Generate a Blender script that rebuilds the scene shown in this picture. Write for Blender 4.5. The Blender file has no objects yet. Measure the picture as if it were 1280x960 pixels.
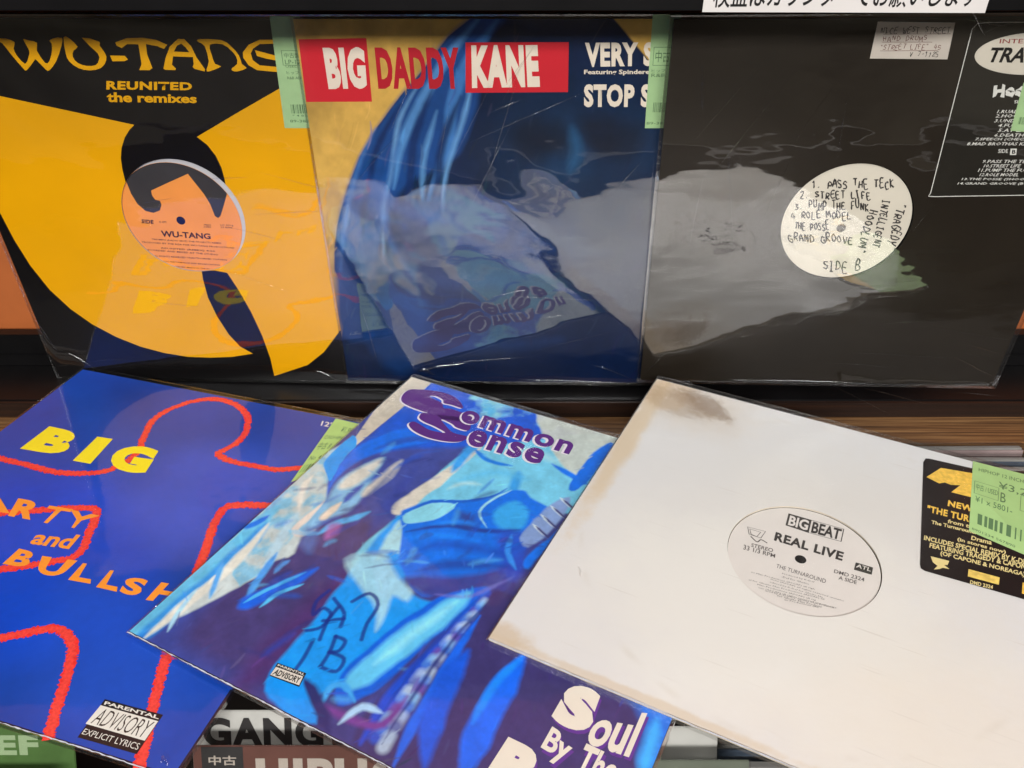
import bpy, bmesh, math, random
import numpy as np
from mathutils import Vector, Matrix
from mathutils.geometry import tessellate_polygon
S = bpy.context.scene
COL = S.collection
R = math.radians
rng = random.Random(4)

# ------------------------------------------------------------ camera
cam_d = bpy.data.cameras.new('camera')
cam = bpy.data.objects.new('camera', cam_d)
COL.objects.link(cam)
cam.location = (0, 0, 0.5)
cam.rotation_euler = (R(90 - 40.3), 0, 0)
cam_d.sensor_width = 36
cam_d.lens = 1038.84 / 1280 * 36
cam_d.clip_start = 0.01
cam_d.clip_end = 60
S.camera = cam

# ------------------------------------------------------------ shop light
W = bpy.data.worlds.new('World')
S.world = W
W.use_nodes = True
nt = W.node_tree
nt.nodes.clear()
wo = nt.nodes.new('ShaderNodeOutputWorld')
wb = nt.nodes.new('ShaderNodeBackground')
tcw = nt.nodes.new('ShaderNodeTexCoord')
nw = nt.nodes.new('ShaderNodeTexNoise')
nw.inputs['Scale'].default_value = 2.6
nw.inputs['Detail'].default_value = 3
crw = nt.nodes.new('ShaderNodeValToRGB')
crw.color_ramp.elements[0].position = .38
crw.color_ramp.elements[1].position = .62
crw.color_ramp.elements[0].color = (.03, .022, .014, 1)
crw.color_ramp.elements[1].color = (.17, .145, .11, 1)
nt.links.new(tcw.outputs['Generated'], nw.inputs['Vector'])
nt.links.new(nw.outputs['Fac'], crw.inputs['Fac'])
nt.links.new(crw.outputs['Color'], wb.inputs['Color'])
wb.inputs['Strength'].default_value = 0.55
nt.links.new(wb.outputs[0], wo.inputs[0])


def area(name, loc, target, sx, sy, power, col):
    d = bpy.data.lights.new(name, 'AREA')
    d.shape = 'RECTANGLE'
    d.size, d.size_y, d.energy, d.color = sx, sy, power, col
    ob = bpy.data.objects.new(name, d)
    COL.objects.link(ob)
    ob.location = loc
    ob.rotation_euler = (Vector(target) - Vector(loc)).to_track_quat('-Z', 'Y').to_euler()
    return ob


area('ceiling_tube_front', (-.2, -.75, 2.2), (0, .4, .05), 2.4, .3, 22, (1, .99, .968))
area('ceiling_tube_aisle', (.2, -2.3, 1.95), (0, .6, .2), 2.6, .4, 148, (1, .99, .97))
area('ceiling_tube_above', (.2, .60, 2.5), (.1, .5, 0), 2.6, .08, 16, (1, .97, .93))
area('ceiling_tube_side', (1.8, .0, 2.0), (0, .4, 0), .3, 1.6, 6, (.95, .97, 1))
S.view_settings.view_transform = 'Standard'
S.view_settings.look = 'None'
S.view_settings.gamma = 1
S.view_settings.exposure = -0.2
S.cycles.max_bounces = 10
S.cycles.transparent_max_bounces = 24
S.cycles.sample_clamp_indirect = 6


# ------------------------------------------------------------ colour and materials
def lin(c):
    return tuple((v / 255 / 12.92) if v / 255 <= .04045 else ((v / 255 + .055) / 1.055) ** 2.4 for v in c)


MATS = {}


def mat(name, rgb, rough=.5, var=0.0, vscale=60, spec=.35, metal=0, bump=0, bscale=300, col2=None):
    """sRGB base colour (0-255) broken up by a little noise"""
    if name in MATS:
        return MATS[name]
    m = bpy.data.materials.new(name)
    m.use_nodes = True
    t = m.node_tree
    b = t.nodes['Principled BSDF']
    b.inputs['Roughness'].default_value = rough
    b.inputs['Specular IOR Level'].default_value = spec
    b.inputs['Metallic'].default_value = metal
    c = lin(rgb)
    b.inputs['Base Color'].default_value = (*c, 1)
    tc = t.nodes.new('ShaderNodeTexCoord')
    if var or col2:
        n = t.nodes.new('ShaderNodeTexNoise')
        n.inputs['Scale'].default_value = vscale
        n.inputs['Detail'].default_value = 5
        t.links.new(tc.outputs['Object'], n.inputs['Vector'])
        r = t.nodes.new('ShaderNodeValToRGB')
        r.color_ramp.elements[0].position = .35
        r.color_ramp.elements[1].position = .65
        d = lin(col2) if col2 else tuple(v * (1 - var) for v in c)
        r.color_ramp.elements[0].color = (*d, 1)
        r.color_ramp.elements[1].color = (*(c if col2 else tuple(min(1, v * (1 + var)) for v in c)), 1)
        t.links.new(n.outputs['Fac'], r.inputs['Fac'])
        t.links.new(r.outputs['Color'], b.inputs['Base Color'])
    if bump:
        n2 = t.nodes.new('ShaderNodeTexNoise')
        n2.inputs['Scale'].default_value = bscale
        n2.inputs['Detail'].default_value = 4
        t.links.new(tc.outputs['Object'], n2.inputs['Vector'])
        bp = t.nodes.new('ShaderNodeBump')
        bp.inputs['Strength'].default_value = bump
        bp.inputs['Distance'].default_value = .001
        t.links.new(n2.outputs['Fac'], bp.inputs['Height'])
        t.links.new(bp.outputs['Normal'], b.inputs['Normal'])
    MATS[name] = m
    return m


def vcol_mat(name, rough=.4):
    m = bpy.data.materials.new(name)
    m.use_nodes = True
    t = m.node_tree
    b = t.nodes['Principled BSDF']
    a = t.nodes.new('ShaderNodeAttribute')
    a.attribute_name = 'ink'
    t.links.new(a.outputs['Color'], b.inputs['Base Color'])
    b.inputs['Roughness'].default_value = rough
    b.inputs['Specular IOR Level'].default_value = .35
    return m


def film_mat(name, ior=1.6, rough=.03, bscale=9, bstr=.6, gain=1.0, tint=(1, 1, 1), ripple=.12):
    """clear polypropylene: see-through, with a mirror-like waving sheen"""
    m = bpy.data.materials.new(name)
    m.use_nodes = True
    t = m.node_tree
    t.nodes.clear()
    out = t.nodes.new('ShaderNodeOutputMaterial')
    mix = t.nodes.new('ShaderNodeMixShader')
    tr = t.nodes.new('ShaderNodeBsdfTransparent')
    tr.inputs[0].default_value = (.97, .97, .97, 1)
    gl = t.nodes.new('ShaderNodeBsdfGlossy')
    gl.inputs['Roughness'].default_value = rough
    gl.inputs['Color'].default_value = (*tint, 1)
    fr = t.nodes.new('ShaderNodeLayerWeight')
    fr.inputs['Blend'].default_value = .5
    pw = t.nodes.new('ShaderNodeMath')
    pw.operation = 'POWER'
    pw.inputs[1].default_value = 5
    sc = t.nodes.new('ShaderNodeMath')
    sc.operation = 'MULTIPLY_ADD'
    r0 = ((ior - 1) / (ior + 1)) ** 2
    sc.inputs[1].default_value = 1 - r0
    sc.inputs[2].default_value = r0
    mu = t.nodes.new('ShaderNodeMath')
    mu.operation = 'MULTIPLY'
    mu.use_clamp = True
    mu.inputs[1].default_value = gain
    tc = t.nodes.new('ShaderNodeTexCoord')
    n = t.nodes.new('ShaderNodeTexNoise')
    n.inputs['Scale'].default_value = bscale
    n.inputs['Detail'].default_value = 2.5
    n.inputs['Distortion'].default_value = .8
    bp = t.nodes.new('ShaderNodeBump')
    bp.inputs['Strength'].default_value = bstr
    bp.inputs['Distance'].default_value = .002
    t.links.new(tc.outputs['Object'], n.inputs['Vector'])
    mp = t.nodes.new('ShaderNodeMapping')
    mp.inputs['Scale'].default_value = (1, 3.2, 1)
    mp.inputs['Rotation'].default_value = (0, 0, .5)
    n2 = t.nodes.new('ShaderNodeTexNoise')
    n2.inputs['Scale'].default_value = bscale * 2.6
    n2.inputs['Detail'].default_value = 1.5
    t.links.new(tc.outputs['Object'], mp.inputs[0])
    t.links.new(mp.outputs[0], n2.inputs['Vector'])
    ad = t.nodes.new('ShaderNodeMath')
    ad.operation = 'MULTIPLY_ADD'
    ad.inputs[1].default_value = ripple
    t.links.new(n2.outputs['Fac'], ad.inputs[0])
    t.links.new(n.outputs['Fac'], ad.inputs[2])
    t.links.new(ad.outputs[0], bp.inputs['Height'])
    t.links.new(bp.outputs['Normal'], gl.inputs['Normal'])
    t.links.new(fr.outputs['Facing'], pw.inputs[0])
    t.links.new(pw.outputs[0], sc.inputs[0])
    t.links.new(sc.outputs[0], mu.inputs[0])
    t.links.new(mu.outputs[0], mix.inputs[0])
    t.links.new(tr.outputs[0], mix.inputs[1])
    t.links.new(gl.outputs[0], mix.inputs[2])
    t.links.new(mix.outputs[0], out.inputs[0])
    return m


# ------------------------------------------------------------ mesh helpers (local units: millimetres)
MM = .001


def link(name, me, m=None, parent=None):
    ob = bpy.data.objects.new(name, me)
    COL.objects.link(ob)
    if m is not None:
        if isinstance(m, (list, tuple)):
            for x in m:
                me.materials.append(x)
        else:
            me.materials.append(m)
    if parent is not None:
        ob.parent = parent
    return ob


def mesh(name, verts, faces, m, parent=None, smooth=False):
    me = bpy.data.meshes.new(name)
    me.from_pydata([(x * MM, y * MM, z * MM) for x, y, z in verts], [], faces)
    me.update()
    if smooth:
        me.shade_smooth()
    return link(name, me, m, parent)


def tag(ob, label=None, cat=None, group=None, kind=None):
    for k, v in (('label', label), ('category', cat), ('group', group), ('kind', kind)):
        if v:
            ob[k] = v
    return ob


def empty(name, label, cat, group=None, pose=None, loc=None, rot=None):
    ob = bpy.data.objects.new(name, None)
    ob.empty_display_size = .02
    COL.objects.link(ob)
    if pose:
        mt, lc = pose
        ob.matrix_world = Matrix.Translation(lc) @ Matrix(mt).to_4x4()
    if loc:
        ob.location = loc
    if rot:
        ob.rotation_euler = rot
    return tag(ob, label, cat, group)


def sheet(name, pts, z, m, parent, holes=()):
    """flat printed shape from an outline in millimetres"""
    loops = [[Vector((x, y, 0)) for x, y in pts]] + [[Vector((x, y, 0)) for x, y in h] for h in holes]
    tris = tessellate_polygon(loops)
    vs = [(v.x, v.y, z) for l in loops for v in l]
    fs = []
    for a, b, c in tris:
        A, B, C = vs[a], vs[b], vs[c]
        if (B[0] - A[0]) * (C[1] - A[1]) - (B[1] - A[1]) * (C[0] - A[0]) < 0:
            a, b = b, a
        fs.append((a, b, c))
    return mesh(name, vs, fs, m, parent)


def smooth_pts(pts, n=4, closed=True):
    """Catmull-Rom through the points"""
    out = []
    L = len(pts)
    rngi = range(L) if closed else range(L - 1)
    for i in rngi:
        p0 = pts[(i - 1) % L] if closed or i > 0 else pts[0]
        p1, p2 = pts[i], pts[(i + 1) % L]
        p3 = pts[(i + 2) % L] if closed or i + 2 < L else pts[-1]
        for k in range(n):
            t = k / n
            out.append(tuple(.5 * ((2 * p1[j]) + (-p0[j] + p2[j]) * t + (2 * p0[j] - 5 * p1[j] + 4 * p2[j] - p3[j]) * t * t
                                   + (-p0[j] + 3 * p1[j] - 3 * p2[j] + p3[j]) * t ** 3) for j in range(2)))
    if not closed:
        out.append(tuple(pts[-1]))
    return out


def ribbon(name, pts, w, z, m, parent, rough=0.0, step=1.2, sm=True, taper=False):
    """a drawn line of width w (mm), its edges ragged by rough"""
    P = smooth_pts(pts, 6, False) if sm else list(pts)
    Q = [P[0]]
    for a, b in zip(P, P[1:]):
        d = math.dist(a, b)
        k = max(1, int(d / step))
        for i in range(1, k + 1):
            Q.append((a[0] + (b[0] - a[0]) * i / k, a[1] + (b[1] - a[1]) * i / k))
    vs, fs = [], []
    N = len(Q)
    for i, q in enumerate(Q):
        a, b = Q[max(0, i - 2)], Q[min(N - 1, i + 2)]
        dx, dy = b[0] - a[0], b[1] - a[1]
        l = math.hypot(dx, dy) or 1
        nx, ny = -dy / l, dx / l
        k = 1.0
        if taper:
            k = min(1, .25 + 3 * min(i, N - 1 - i) / N)
        wl = w / 2 * k + rng.uniform(-rough, rough)
        wr = w / 2 * k + rng.uniform(-rough, rough)
        vs += [(q[0] + nx * wl, q[1] + ny * wl, z), (q[0] - nx * wr, q[1] - ny * wr, z)]
        if i:
            j = 2 * i
            fs.append((j - 2, j - 1, j + 1, j))
    return mesh(name, vs, fs, m, parent)


def circle(cx, cy, r, n=72):
    return [(cx + r * math.cos(2 * math.pi * i / n), cy + r * math.sin(2 * math.pi * i / n)) for i in range(n)]


def disc(name, cx, cy, r, z, m, parent, hole=0, n=72):
    return sheet(name, circle(cx, cy, r, n), z, m, parent, [circle(cx, cy, hole, 24)] if hole else ())


def box(name, x0, x1, y0, y1, z0, z1, m, parent=None, bev=0.0):
    bm = bmesh.new()
    bmesh.ops.create_cube(bm, size=1)
    for v in bm.verts:
        v.co = Vector(((x0 + x1) / 2 + v.co.x * (x1 - x0), (y0 + y1) / 2 + v.co.y * (y1 - y0), (z0 + z1) / 2 + v.co.z * (z1 - z0))) * MM
    if bev:
        bmesh.ops.bevel(bm, geom=bm.edges[:], offset=bev * MM, segments=2, affect='EDGES')
    me = bpy.data.meshes.new(name)
    bm.to_mesh(me)
    bm.free()
    return link(name, me, m, parent)


_tc = {}


def text_mesh(s, bold, res, space=1.0, line=1.0, align='LEFT'):
    cu = bpy.data.curves.new('lettering', 'FONT')
    cu.body = s
    cu.offset = bold
    cu.resolution_u = res
    cu.space_character = space
    cu.space_line = line
    cu.align_x = align
    ob = bpy.data.objects.new('lettering', cu)
    COL.objects.link(ob)
    dg = bpy.context.evaluated_depsgraph_get()
    me = bpy.data.meshes.new_from_object(ob.evaluated_get(dg))
    bpy.data.objects.remove(ob)
    return me


def txt(name, s, quad, z, m, parent, bold=0.0, res=3, space=1.0, line=1.0, align='LEFT', jitter=0.0, full=False):
    """lettering fitted to the quad TL, TR, BR, BL (mm) of its surface"""
    if bold >= .04 and space == 1.0:
        space = 1.06 + bold
    me = text_mesh(s, bold, res, space, line, align)
    n = len(me.vertices)
    co = np.empty(n * 3)
    me.vertices.foreach_get('co', co)
    co = co.reshape(-1, 3)
    mn, mx = co.min(0), co.max(0)
    u = (co[:, 0] - mn[0]) / (mx[0] - mn[0])
    v = (co[:, 1] - mn[1]) / (mx[1] - mn[1])
    q = np.array(quad, float)
    TL, TR, BR, BL = q
    p = (TL[None] * ((1 - u) * v)[:, None] + TR[None] * (u * v)[:, None] + BR[None] * (u * (1 - v))[:, None] + BL[None] * ((1 - u) * (1 - v))[:, None])
    if jitter:
        p[:, 1] += jitter * np.sin(p[:, 0] * .9 + z * 9) + jitter * .7 * np.sin(p[:, 0] * 2.3)
        p[:, 0] += jitter * np.sin(p[:, 1] * 1.7)
    out = np.column_stack([p * MM, np.full(n, z * MM)])
    me.vertices.foreach_set('co', out.ravel())
    me.materials.clear()
    me.name = name
    if cross2(TR - TL, TL - BL) < 0:
        me.flip_normals()
    me.update()
    return link(name, me, m, parent)


def cross2(a, b):
    return a[0] * b[1] - a[1] * b[0]


def rect(x, y, w, h, sh=0.0):
    """TL TR BR BL of an upright rectangle, x,y = top left; sh slants it"""
    return [(x + sh, y), (x + w + sh, y), (x + w, y - h), (x, y - h)]


def frame_lines(name, q, w, z, m, parent):
    """thin printed box"""
    vs, fs = [], []
    q = [Vector(p) for p in q]
    c = sum(q, Vector((0, 0))) / 4
    inn = [p + (c - p).normalized() * w * 1.4 for p in q]
    for p in q:
        vs.append((p.x, p.y, z))
    for p in inn:
        vs.append((p.x, p.y, z))
    for i in range(4):
        j = (i + 1) % 4
        fs.append((i, i + 4, j + 4, j))
    return mesh(name, vs, fs, m, parent)


def bars(name, q, z, m, parent, n=26, seed=1):
    """barcode"""
    r = random.Random(seed)
    TL, TR, BR, BL = [Vector(p) for p in q]
    vs, fs, x = [], [], 0.0
    while x < 1:
        w = r.choice((.5, .5, 1, 1.6)) / n
        x1 = min(1, x + w)
        k = len(vs)
        for a, b, t in ((TL, TR, x), (TL, TR, x1), (BL, BR, x1), (BL, BR, x)):
            p = a.lerp(b, t)
            vs.append((p.x, p.y, z))
        fs.append((k, k + 3, k + 2, k + 1))
        x = x1 + r.choice((.5, .8, 1.3)) / n
    return mesh(name, vs, fs, m, parent)


GLYPH = {'A': '0,0 .4,1 .85,0|.15,.4 .7,.42', 'B': '.05,0 .1,1 .6,.9 .6,.6 .1,.52 .75,.35 .7,.02 .05,0', 'C': '.8,.85 .4,1 .05,.5 .35,.02 .8,.15', 'D': '.1,0 .12,1 .7,.75 .75,.25 .05,0',
         'E': '.8,1 .1,.95 .1,0 .85,.02|.1,.5 .65,.52', 'F': '.8,1 .1,.96 .1,0|.1,.5 .6,.55', 'G': '.8,.85 .35,1 .05,.45 .4,0 .85,.1 .8,.45 .45,.45', 'H': '.1,1 .1,0|.75,1 .72,0|.1,.5 .75,.5',
         'I': '.35,1 .35,0|.1,1 .65,1|.1,0 .65,.02', 'J': '.2,1 .9,1|.6,1 .55,.1 .2,0 .05,.2', 'K': '.1,1 .1,0|.8,1 .12,.45 .85,0', 'L': '.1,1 .08,.02 .8,.04', 'M': '.02,0 .1,1 .45,.35 .8,1 .9,0',
         'N': '.08,0 .1,1 .7,0 .75,1', 'O': '.4,1 .02,.55 .35,0 .8,.4 .4,1', 'P': '.08,0 .12,1 .75,.85 .65,.45 .1,.45', 'R': '.08,0 .1,1 .72,.85 .6,.5 .1,.48 .85,0', 'S': '.8,.9 .3,1 .1,.7 .7,.4 .6,.05 .05,.08',
         'T': '0,1 .9,.98|.45,1 .42,0', 'U': '.08,1 .1,.2 .45,0 .75,.2 .78,1', 'V': '.02,1 .4,0 .82,1', 'W': '0,1 .2,0 .45,.7 .65,0 .95,1', 'Y': '.02,1 .42,.5 .85,1|.42,.5 .3,0', 'X': '.05,1 .8,0|.8,1 .05,0',
         '.': '.3,.08 .4,.0', '"': '.2,1.05 .2,.8|.45,1.05 .45,.8', '-': '.15,.45 .75,.5', '1': '.2,.8 .45,1 .42,0', '2': '.1,.8 .45,1 .75,.75 .1,.02 .85,.04', '3': '.1,.95 .7,.95 .35,.55 .75,.3 .4,0 .05,.12',
         '4': '.5,1 .05,.4 .85,.42|.6,.7 .55,0', '5': '.8,1 .2,.98 .15,.58 .7,.5 .6,.05 .1,.05', '7': '.1,.95 .8,.98 .35,0', '¥': '.05,1 .4,.55 .8,1|.4,.55 .4,0|.1,.45 .7,.45|.1,.25 .7,.25'}


def hand(name, s, quad, z, m, parent, w=.6, seed=0, wob=.12):
    """a line of marker handwriting laid into the quad TL TR BR BL (mm), as one mesh of pen strokes"""
    r = random.Random(seed * 31 + len(s))
    TL, TR, BR, BL = [Vector(p) for p in quad]
    H_ = ((TL - BL).length + (TR - BR).length) / 2
    L_ = ((TR - TL).length + (BR - BL).length) / 2
    n = len(s)
    vs, fs = [], []
    for k, ch in enumerate(s.upper()):
        if ch not in GLYPH:
            continue
        tilt, dy, sc = r.gauss(0, wob), r.gauss(0, wob), 1 + r.gauss(0, .1)
        for st in GLYPH[ch].split('|'):
            pts = [tuple(map(float, q.split(','))) for q in st.split()]
            P = []
            for x, y in (smooth_pts(pts, 4, False) if len(pts) > 2 else pts):
                x, y = x + r.gauss(0, .035), y * sc + r.gauss(0, .035) + dy
                u = (k + .08 + (x + tilt * y) * .86) / n
                P.append(BL.lerp(BR, u).lerp(TL.lerp(TR, u), y))
            for i, q in enumerate(P):
                a, b = P[max(0, i - 1)], P[min(len(P) - 1, i + 1)]
                d = (b - a).normalized() if (b - a).length > 1e-6 else Vector((1, 0))
                ww = w / 2 * r.uniform(.65, 1.3)
                vs += [(q.x - d.y * ww, q.y + d.x * ww, z), (q.x + d.y * ww, q.y - d.x * ww, z)]
                if i:
                    j = len(vs)
                    fs.append((j - 4, j - 3, j - 1, j - 2))
    return mesh(name, vs, fs, m, parent)


# ------------------------------------------------------------ record parts
M_board_side = mat('board_edge', (190, 182, 168), .8, .1)
FILM_UP = film_mat('clear_film_upright', 1.6, .035, 6.5, .9, 2.3, ripple=.10)
FILM_BLK = film_mat('clear_film_on_black', 1.6, .03, 7, 1.1, 2.85, ripple=.15)
FILM_WHITE = film_mat('clear_film_on_white', 1.5, .14, 8, .3, .9)
FILM_FLAT = film_mat('clear_film_flat', 1.5, .06, 8, .3, 1.15)
M_seal = film_mat('film_seal', 1.5, .12, 60, .4, 3.0)
M_fold_glint = mat('film_fold_glint', (196, 202, 216), .2, .1, 200)  # pale colour standing in for the highlight along the film fold
M_vinyl = mat('vinyl', (16, 16, 17), .22, 0, spec=.6)


def cover_board(parent, h, m, hole=None, thick=2.8, name='cover', side=None, bend=0.0):
    """card jacket: front face at z=0, optional round hole (cx, cy, r)"""
    sides = side or M_board_side
    N = 96
    vs, fs, mi = [], [], []
    if hole:
        cx, cy, r = hole
        for zz in (0, -thick / 2):
            for i in range(N):
                a = 2 * math.pi * i / N
                vs.append((cx + r * math.cos(a), cy + r * math.sin(a), zz))
        ring = []
        for i in range(N):
            a = 2 * math.pi * i / N
            dx, dy = math.cos(a), math.sin(a)
            t = min(((h - cx) / dx if dx > 1e-9 else (-h - cx) / dx if dx < -1e-9 else 1e9),
                    ((h - cy) / dy if dy > 1e-9 else (-h - cy) / dy if dy < -1e-9 else 1e9))
            ring.append((cx + dx * t, cy + dy * t, 0))
        # pull the nearest ring points into the corners
        for sx in (-h, h):
            for sy in (-h, h):
                k = min(range(N), key=lambda i: math.dist(ring[i][:2], (sx, sy)))
                ring[k] = (sx, sy, 0)
        b = len(vs)
        vs += ring
        for i in range(N):
            j = (i + 1) % N
            fs.append((i, b + i, b + j, j)); mi.append(0)
            fs.append((i, j, N + j, N + i)); mi.append(1)
        c = len(vs)
        vs += [(x, y, -thick) for x, y, _ in ring]
        for i in range(N):
            j = (i + 1) % N
            fs.append((b + i, c + i, c + j, b + j)); mi.append(1)
        fs.append(tuple(reversed(range(c, c + N)))); mi.append(1)
    else:
        vs = [(-h, -h, 0), (h, -h, 0), (h, h, 0), (-h, h, 0), (-h, -h, -thick), (h, -h, -thick), (h, h, -thick), (-h, h, -thick)]
        fs = [(0, 1, 2, 3), (7, 6, 5, 4), (0, 4, 5, 1), (1, 5, 6, 2), (2, 6, 7, 3), (3, 7, 4, 0)]
        mi = [0, 1, 1, 1, 1, 1]
    ob = mesh(name, vs, fs, [m, sides], parent)
    for p, k in zip(ob.data.polygons, mi):
        p.material_index = k
    return ob


def clip_sheet(name, pts, z, m, parent, cyl, keep_inside):
    """printed shape cut by the round die-cut hole"""
    bm = bmesh.new()
    vs = [bm.verts.new((x * MM, y * MM, (z - .12) * MM)) for x, y in pts]
    f = bm.faces.new(vs)
    f.normal_update()
    if f.normal.z < 0:
        f.normal_flip()
    ex = bmesh.ops.extrude_face_region(bm, geom=[f])
    up = [v for v in ex['geom'] if isinstance(v, bmesh.types.BMVert)]
    for v in up:
        v.co.z = z * MM
    bmesh.ops.recalc_face_normals(bm, faces=bm.faces[:])
    me = bpy.data.meshes.new(name)
    bm.to_mesh(me)
    bm.free()
    ob = link(name, me, m)
    cx, cy, r = cyl
    bm = bmesh.new()
    bmesh.ops.create_cone(bm, cap_ends=True, segments=96, radius1=r * MM, radius2=r * MM, depth=.02)
    bmesh.ops.translate(bm, verts=bm.verts[:], vec=(cx * MM, cy * MM, 0))
    cm = bpy.data.meshes.new('cutter')
    bm.to_mesh(cm)
    bm.free()
    co = link('cutter', cm)
    md = ob.modifiers.new('cut', 'BOOLEAN')
    md.operation = 'INTERSECT' if keep_inside else 'DIFFERENCE'
    md.solver = 'EXACT'
    md.object = co
    dg = bpy.context.evaluated_depsgraph_get()
    new = bpy.data.meshes.new_from_object(ob.evaluated_get(dg))
    ob.modifiers.clear()
    ob.data = new
    bpy.data.objects.remove(co)
    ob.parent = parent
    return ob


def sleeve(parent, hc, mfilm, lift=.8, amp=.8, seed=0, n=64, m=(2, 2, 6, 3)):
    """clear outer bag: waving front film, flat back film, pressed seam round the edge"""
    h, h2 = hc + (m[0] + m[1]) / 2, hc + (m[2] + m[3]) / 2
    ox, oy = (m[1] - m[0]) / 2, (m[2] - m[3]) / 2
    r = random.Random(seed)
    ks = [(r.uniform(.01, .035), r.uniform(.01, .035), r.uniform(0, 6), r.uniform(.3, 1)) for _ in range(9)]
    vs, fs = [], []
    for j in range(n + 1):
        for i in range(n + 1):
            x = -h + 2 * h * i / n
            y = -h2 + 2 * h2 * j / n
            e = min(1, max(0, min(h - abs(x), h2 - abs(y)) / 6)) ** .5
            w = sum(a * math.sin(x * p + y * q + s) for p, q, s, a in ks) / 3
            w += .35 * math.sin((x * .8 + y) * .09 + 2 * math.sin(y * .02)) * max(0, math.sin(x * .021 + seed))
            z = .3 + lift * .5 * e + (amp * max(-.5, w)) * e * .6
            if e > .9:
                z = max(z, .38)
            vs.append((x + ox, y + oy, z))
    for j in range(n):
        for i in range(n):
            a = j * (n + 1) + i
            fs.append((a, a + 1, a + n + 2, a + n + 1))
    ob = mesh('plastic_sleeve', vs, fs, mfilm, parent, smooth=True)
    # back film with the seam: a narrow flange that shows past the card
    w = 1.3
    loop_o = [(-h, -h2), (h, -h2), (h, h2), (-h, h2)]
    loop_i = [(-h + w, -h2 + w), (h - w, -h2 + w), (h - w, h2 - w), (-h + w, h2 - w)]
    v2 = [(x, y, .28) for x, y in loop_o] + [(x, y, -.1) for x, y in loop_i] + [(x, y, -3.3) for x, y in loop_o]
    f2 = []
    for i in range(4):
        j = (i + 1) % 4
        f2 += [(i, j, j + 4, i + 4), (i, i + 8, j + 8, j)]
    f2.append((8, 11, 10, 9))
    if m[2] >= 5:
        ribbon('sleeve_fold_glint', [(-h + ox + 1 + i * (2 * h - 2) / 12, -h2 + oy + .7 + .15 * math.sin(i * 2.1)) for i in range(13)], .55, .75, M_fold_glint, ob, rough=.28, step=2.2)  # bright highlight on the bottom film fold, drawn as a pale ribbon
    mesh('sleeve_seam', [(x + ox, y + oy, z) for x, y, z in v2], f2, M_seal, ob)
    return ob


def creases(parent, segs, z, mname='film_crease'):
    """sharp little folds standing out of the film"""
    m = M_seal
    for (x0, y0), (x1, y1), w, hgt in segs:
        vs, fs = [], []
        d = Vector((x1 - x0, y1 - y0)).normalized()
        n = Vector((-d.y, d.x)) * w
        N = 8
        for i in range(N + 1):
            t = i / N
            s = math.sin(math.pi * t) + .02
            bx, by = x0 + (x1 - x0) * t + n.x * .8 * math.sin(5 * t), y0 + (y1 - y0) * t + n.y * .8 * math.sin(5 * t)
            vs += [(bx - n.x * s, by - n.y * s, z), (bx, by, z + hgt * s), (bx + n.x * s, by + n.y * s, z)]
            if i:
                a = 3 * i
                fs += [(a - 3, a, a + 1, a - 2), (a - 2, a + 1, a + 2, a - 1)]
        mesh('sleeve_crease', vs, fs, m, parent, smooth=True)


GREEN = mat('sticker_green', (172, 205, 150), .55, .04, 90)
GREEN2 = mat('sticker_green_pale', (176, 206, 124), .55, .04, 90)
INK_G = mat('sticker_ink', (92, 124, 84), .6)
INK = mat('black_ink', (22, 20, 20), .45)
WHITE_INK = mat('white_ink', (232, 230, 222), .5, .03)


def price_sticker(parent, quad, z, m, lines, barcode, boxes=(), seed=1):
    """green price sticker: quad TL,TR,BR,BL; lines = [(text, u, v, w, h)] as fractions of the sticker"""
    q = [Vector(p) for p in quad]

    def at(u, v):
        a = q[0].lerp(q[1], u)
        b = q[3].lerp(q[2], u)
        p = a.lerp(b, v)
        return (p.x, p.y)

    def qq(u, v, w, h):
        return [at(u, v), at(u + w, v), at(u + w, v + h), at(u, v + h)]
    vs = [(p.x, p.y, z) for p in q] + [(p.x, p.y, z - .12) for p in q]
    st = mesh('price_sticker', vs, [(3, 2, 1, 0), (0, 1, 5, 4), (1, 2, 6, 5), (2, 3, 7, 6), (3, 0, 4, 7)], m, parent)
    if cross2(q[1] - q[0], q[0] - q[3]) < 0:
        st.data.flip_normals()
    for s, u, v, w, h in lines:
        txt('sticker_print', s, qq(u, v, w, h), z + .06, INK_G, st, .004, 2)
    for b in boxes:
        frame_lines('printed_box', qq(*b), .35, z + .06, INK_G, st)
    if barcode:
        bars('barcode', qq(*barcode), z + .06, INK_G, st, 26, seed)
    return st


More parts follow.
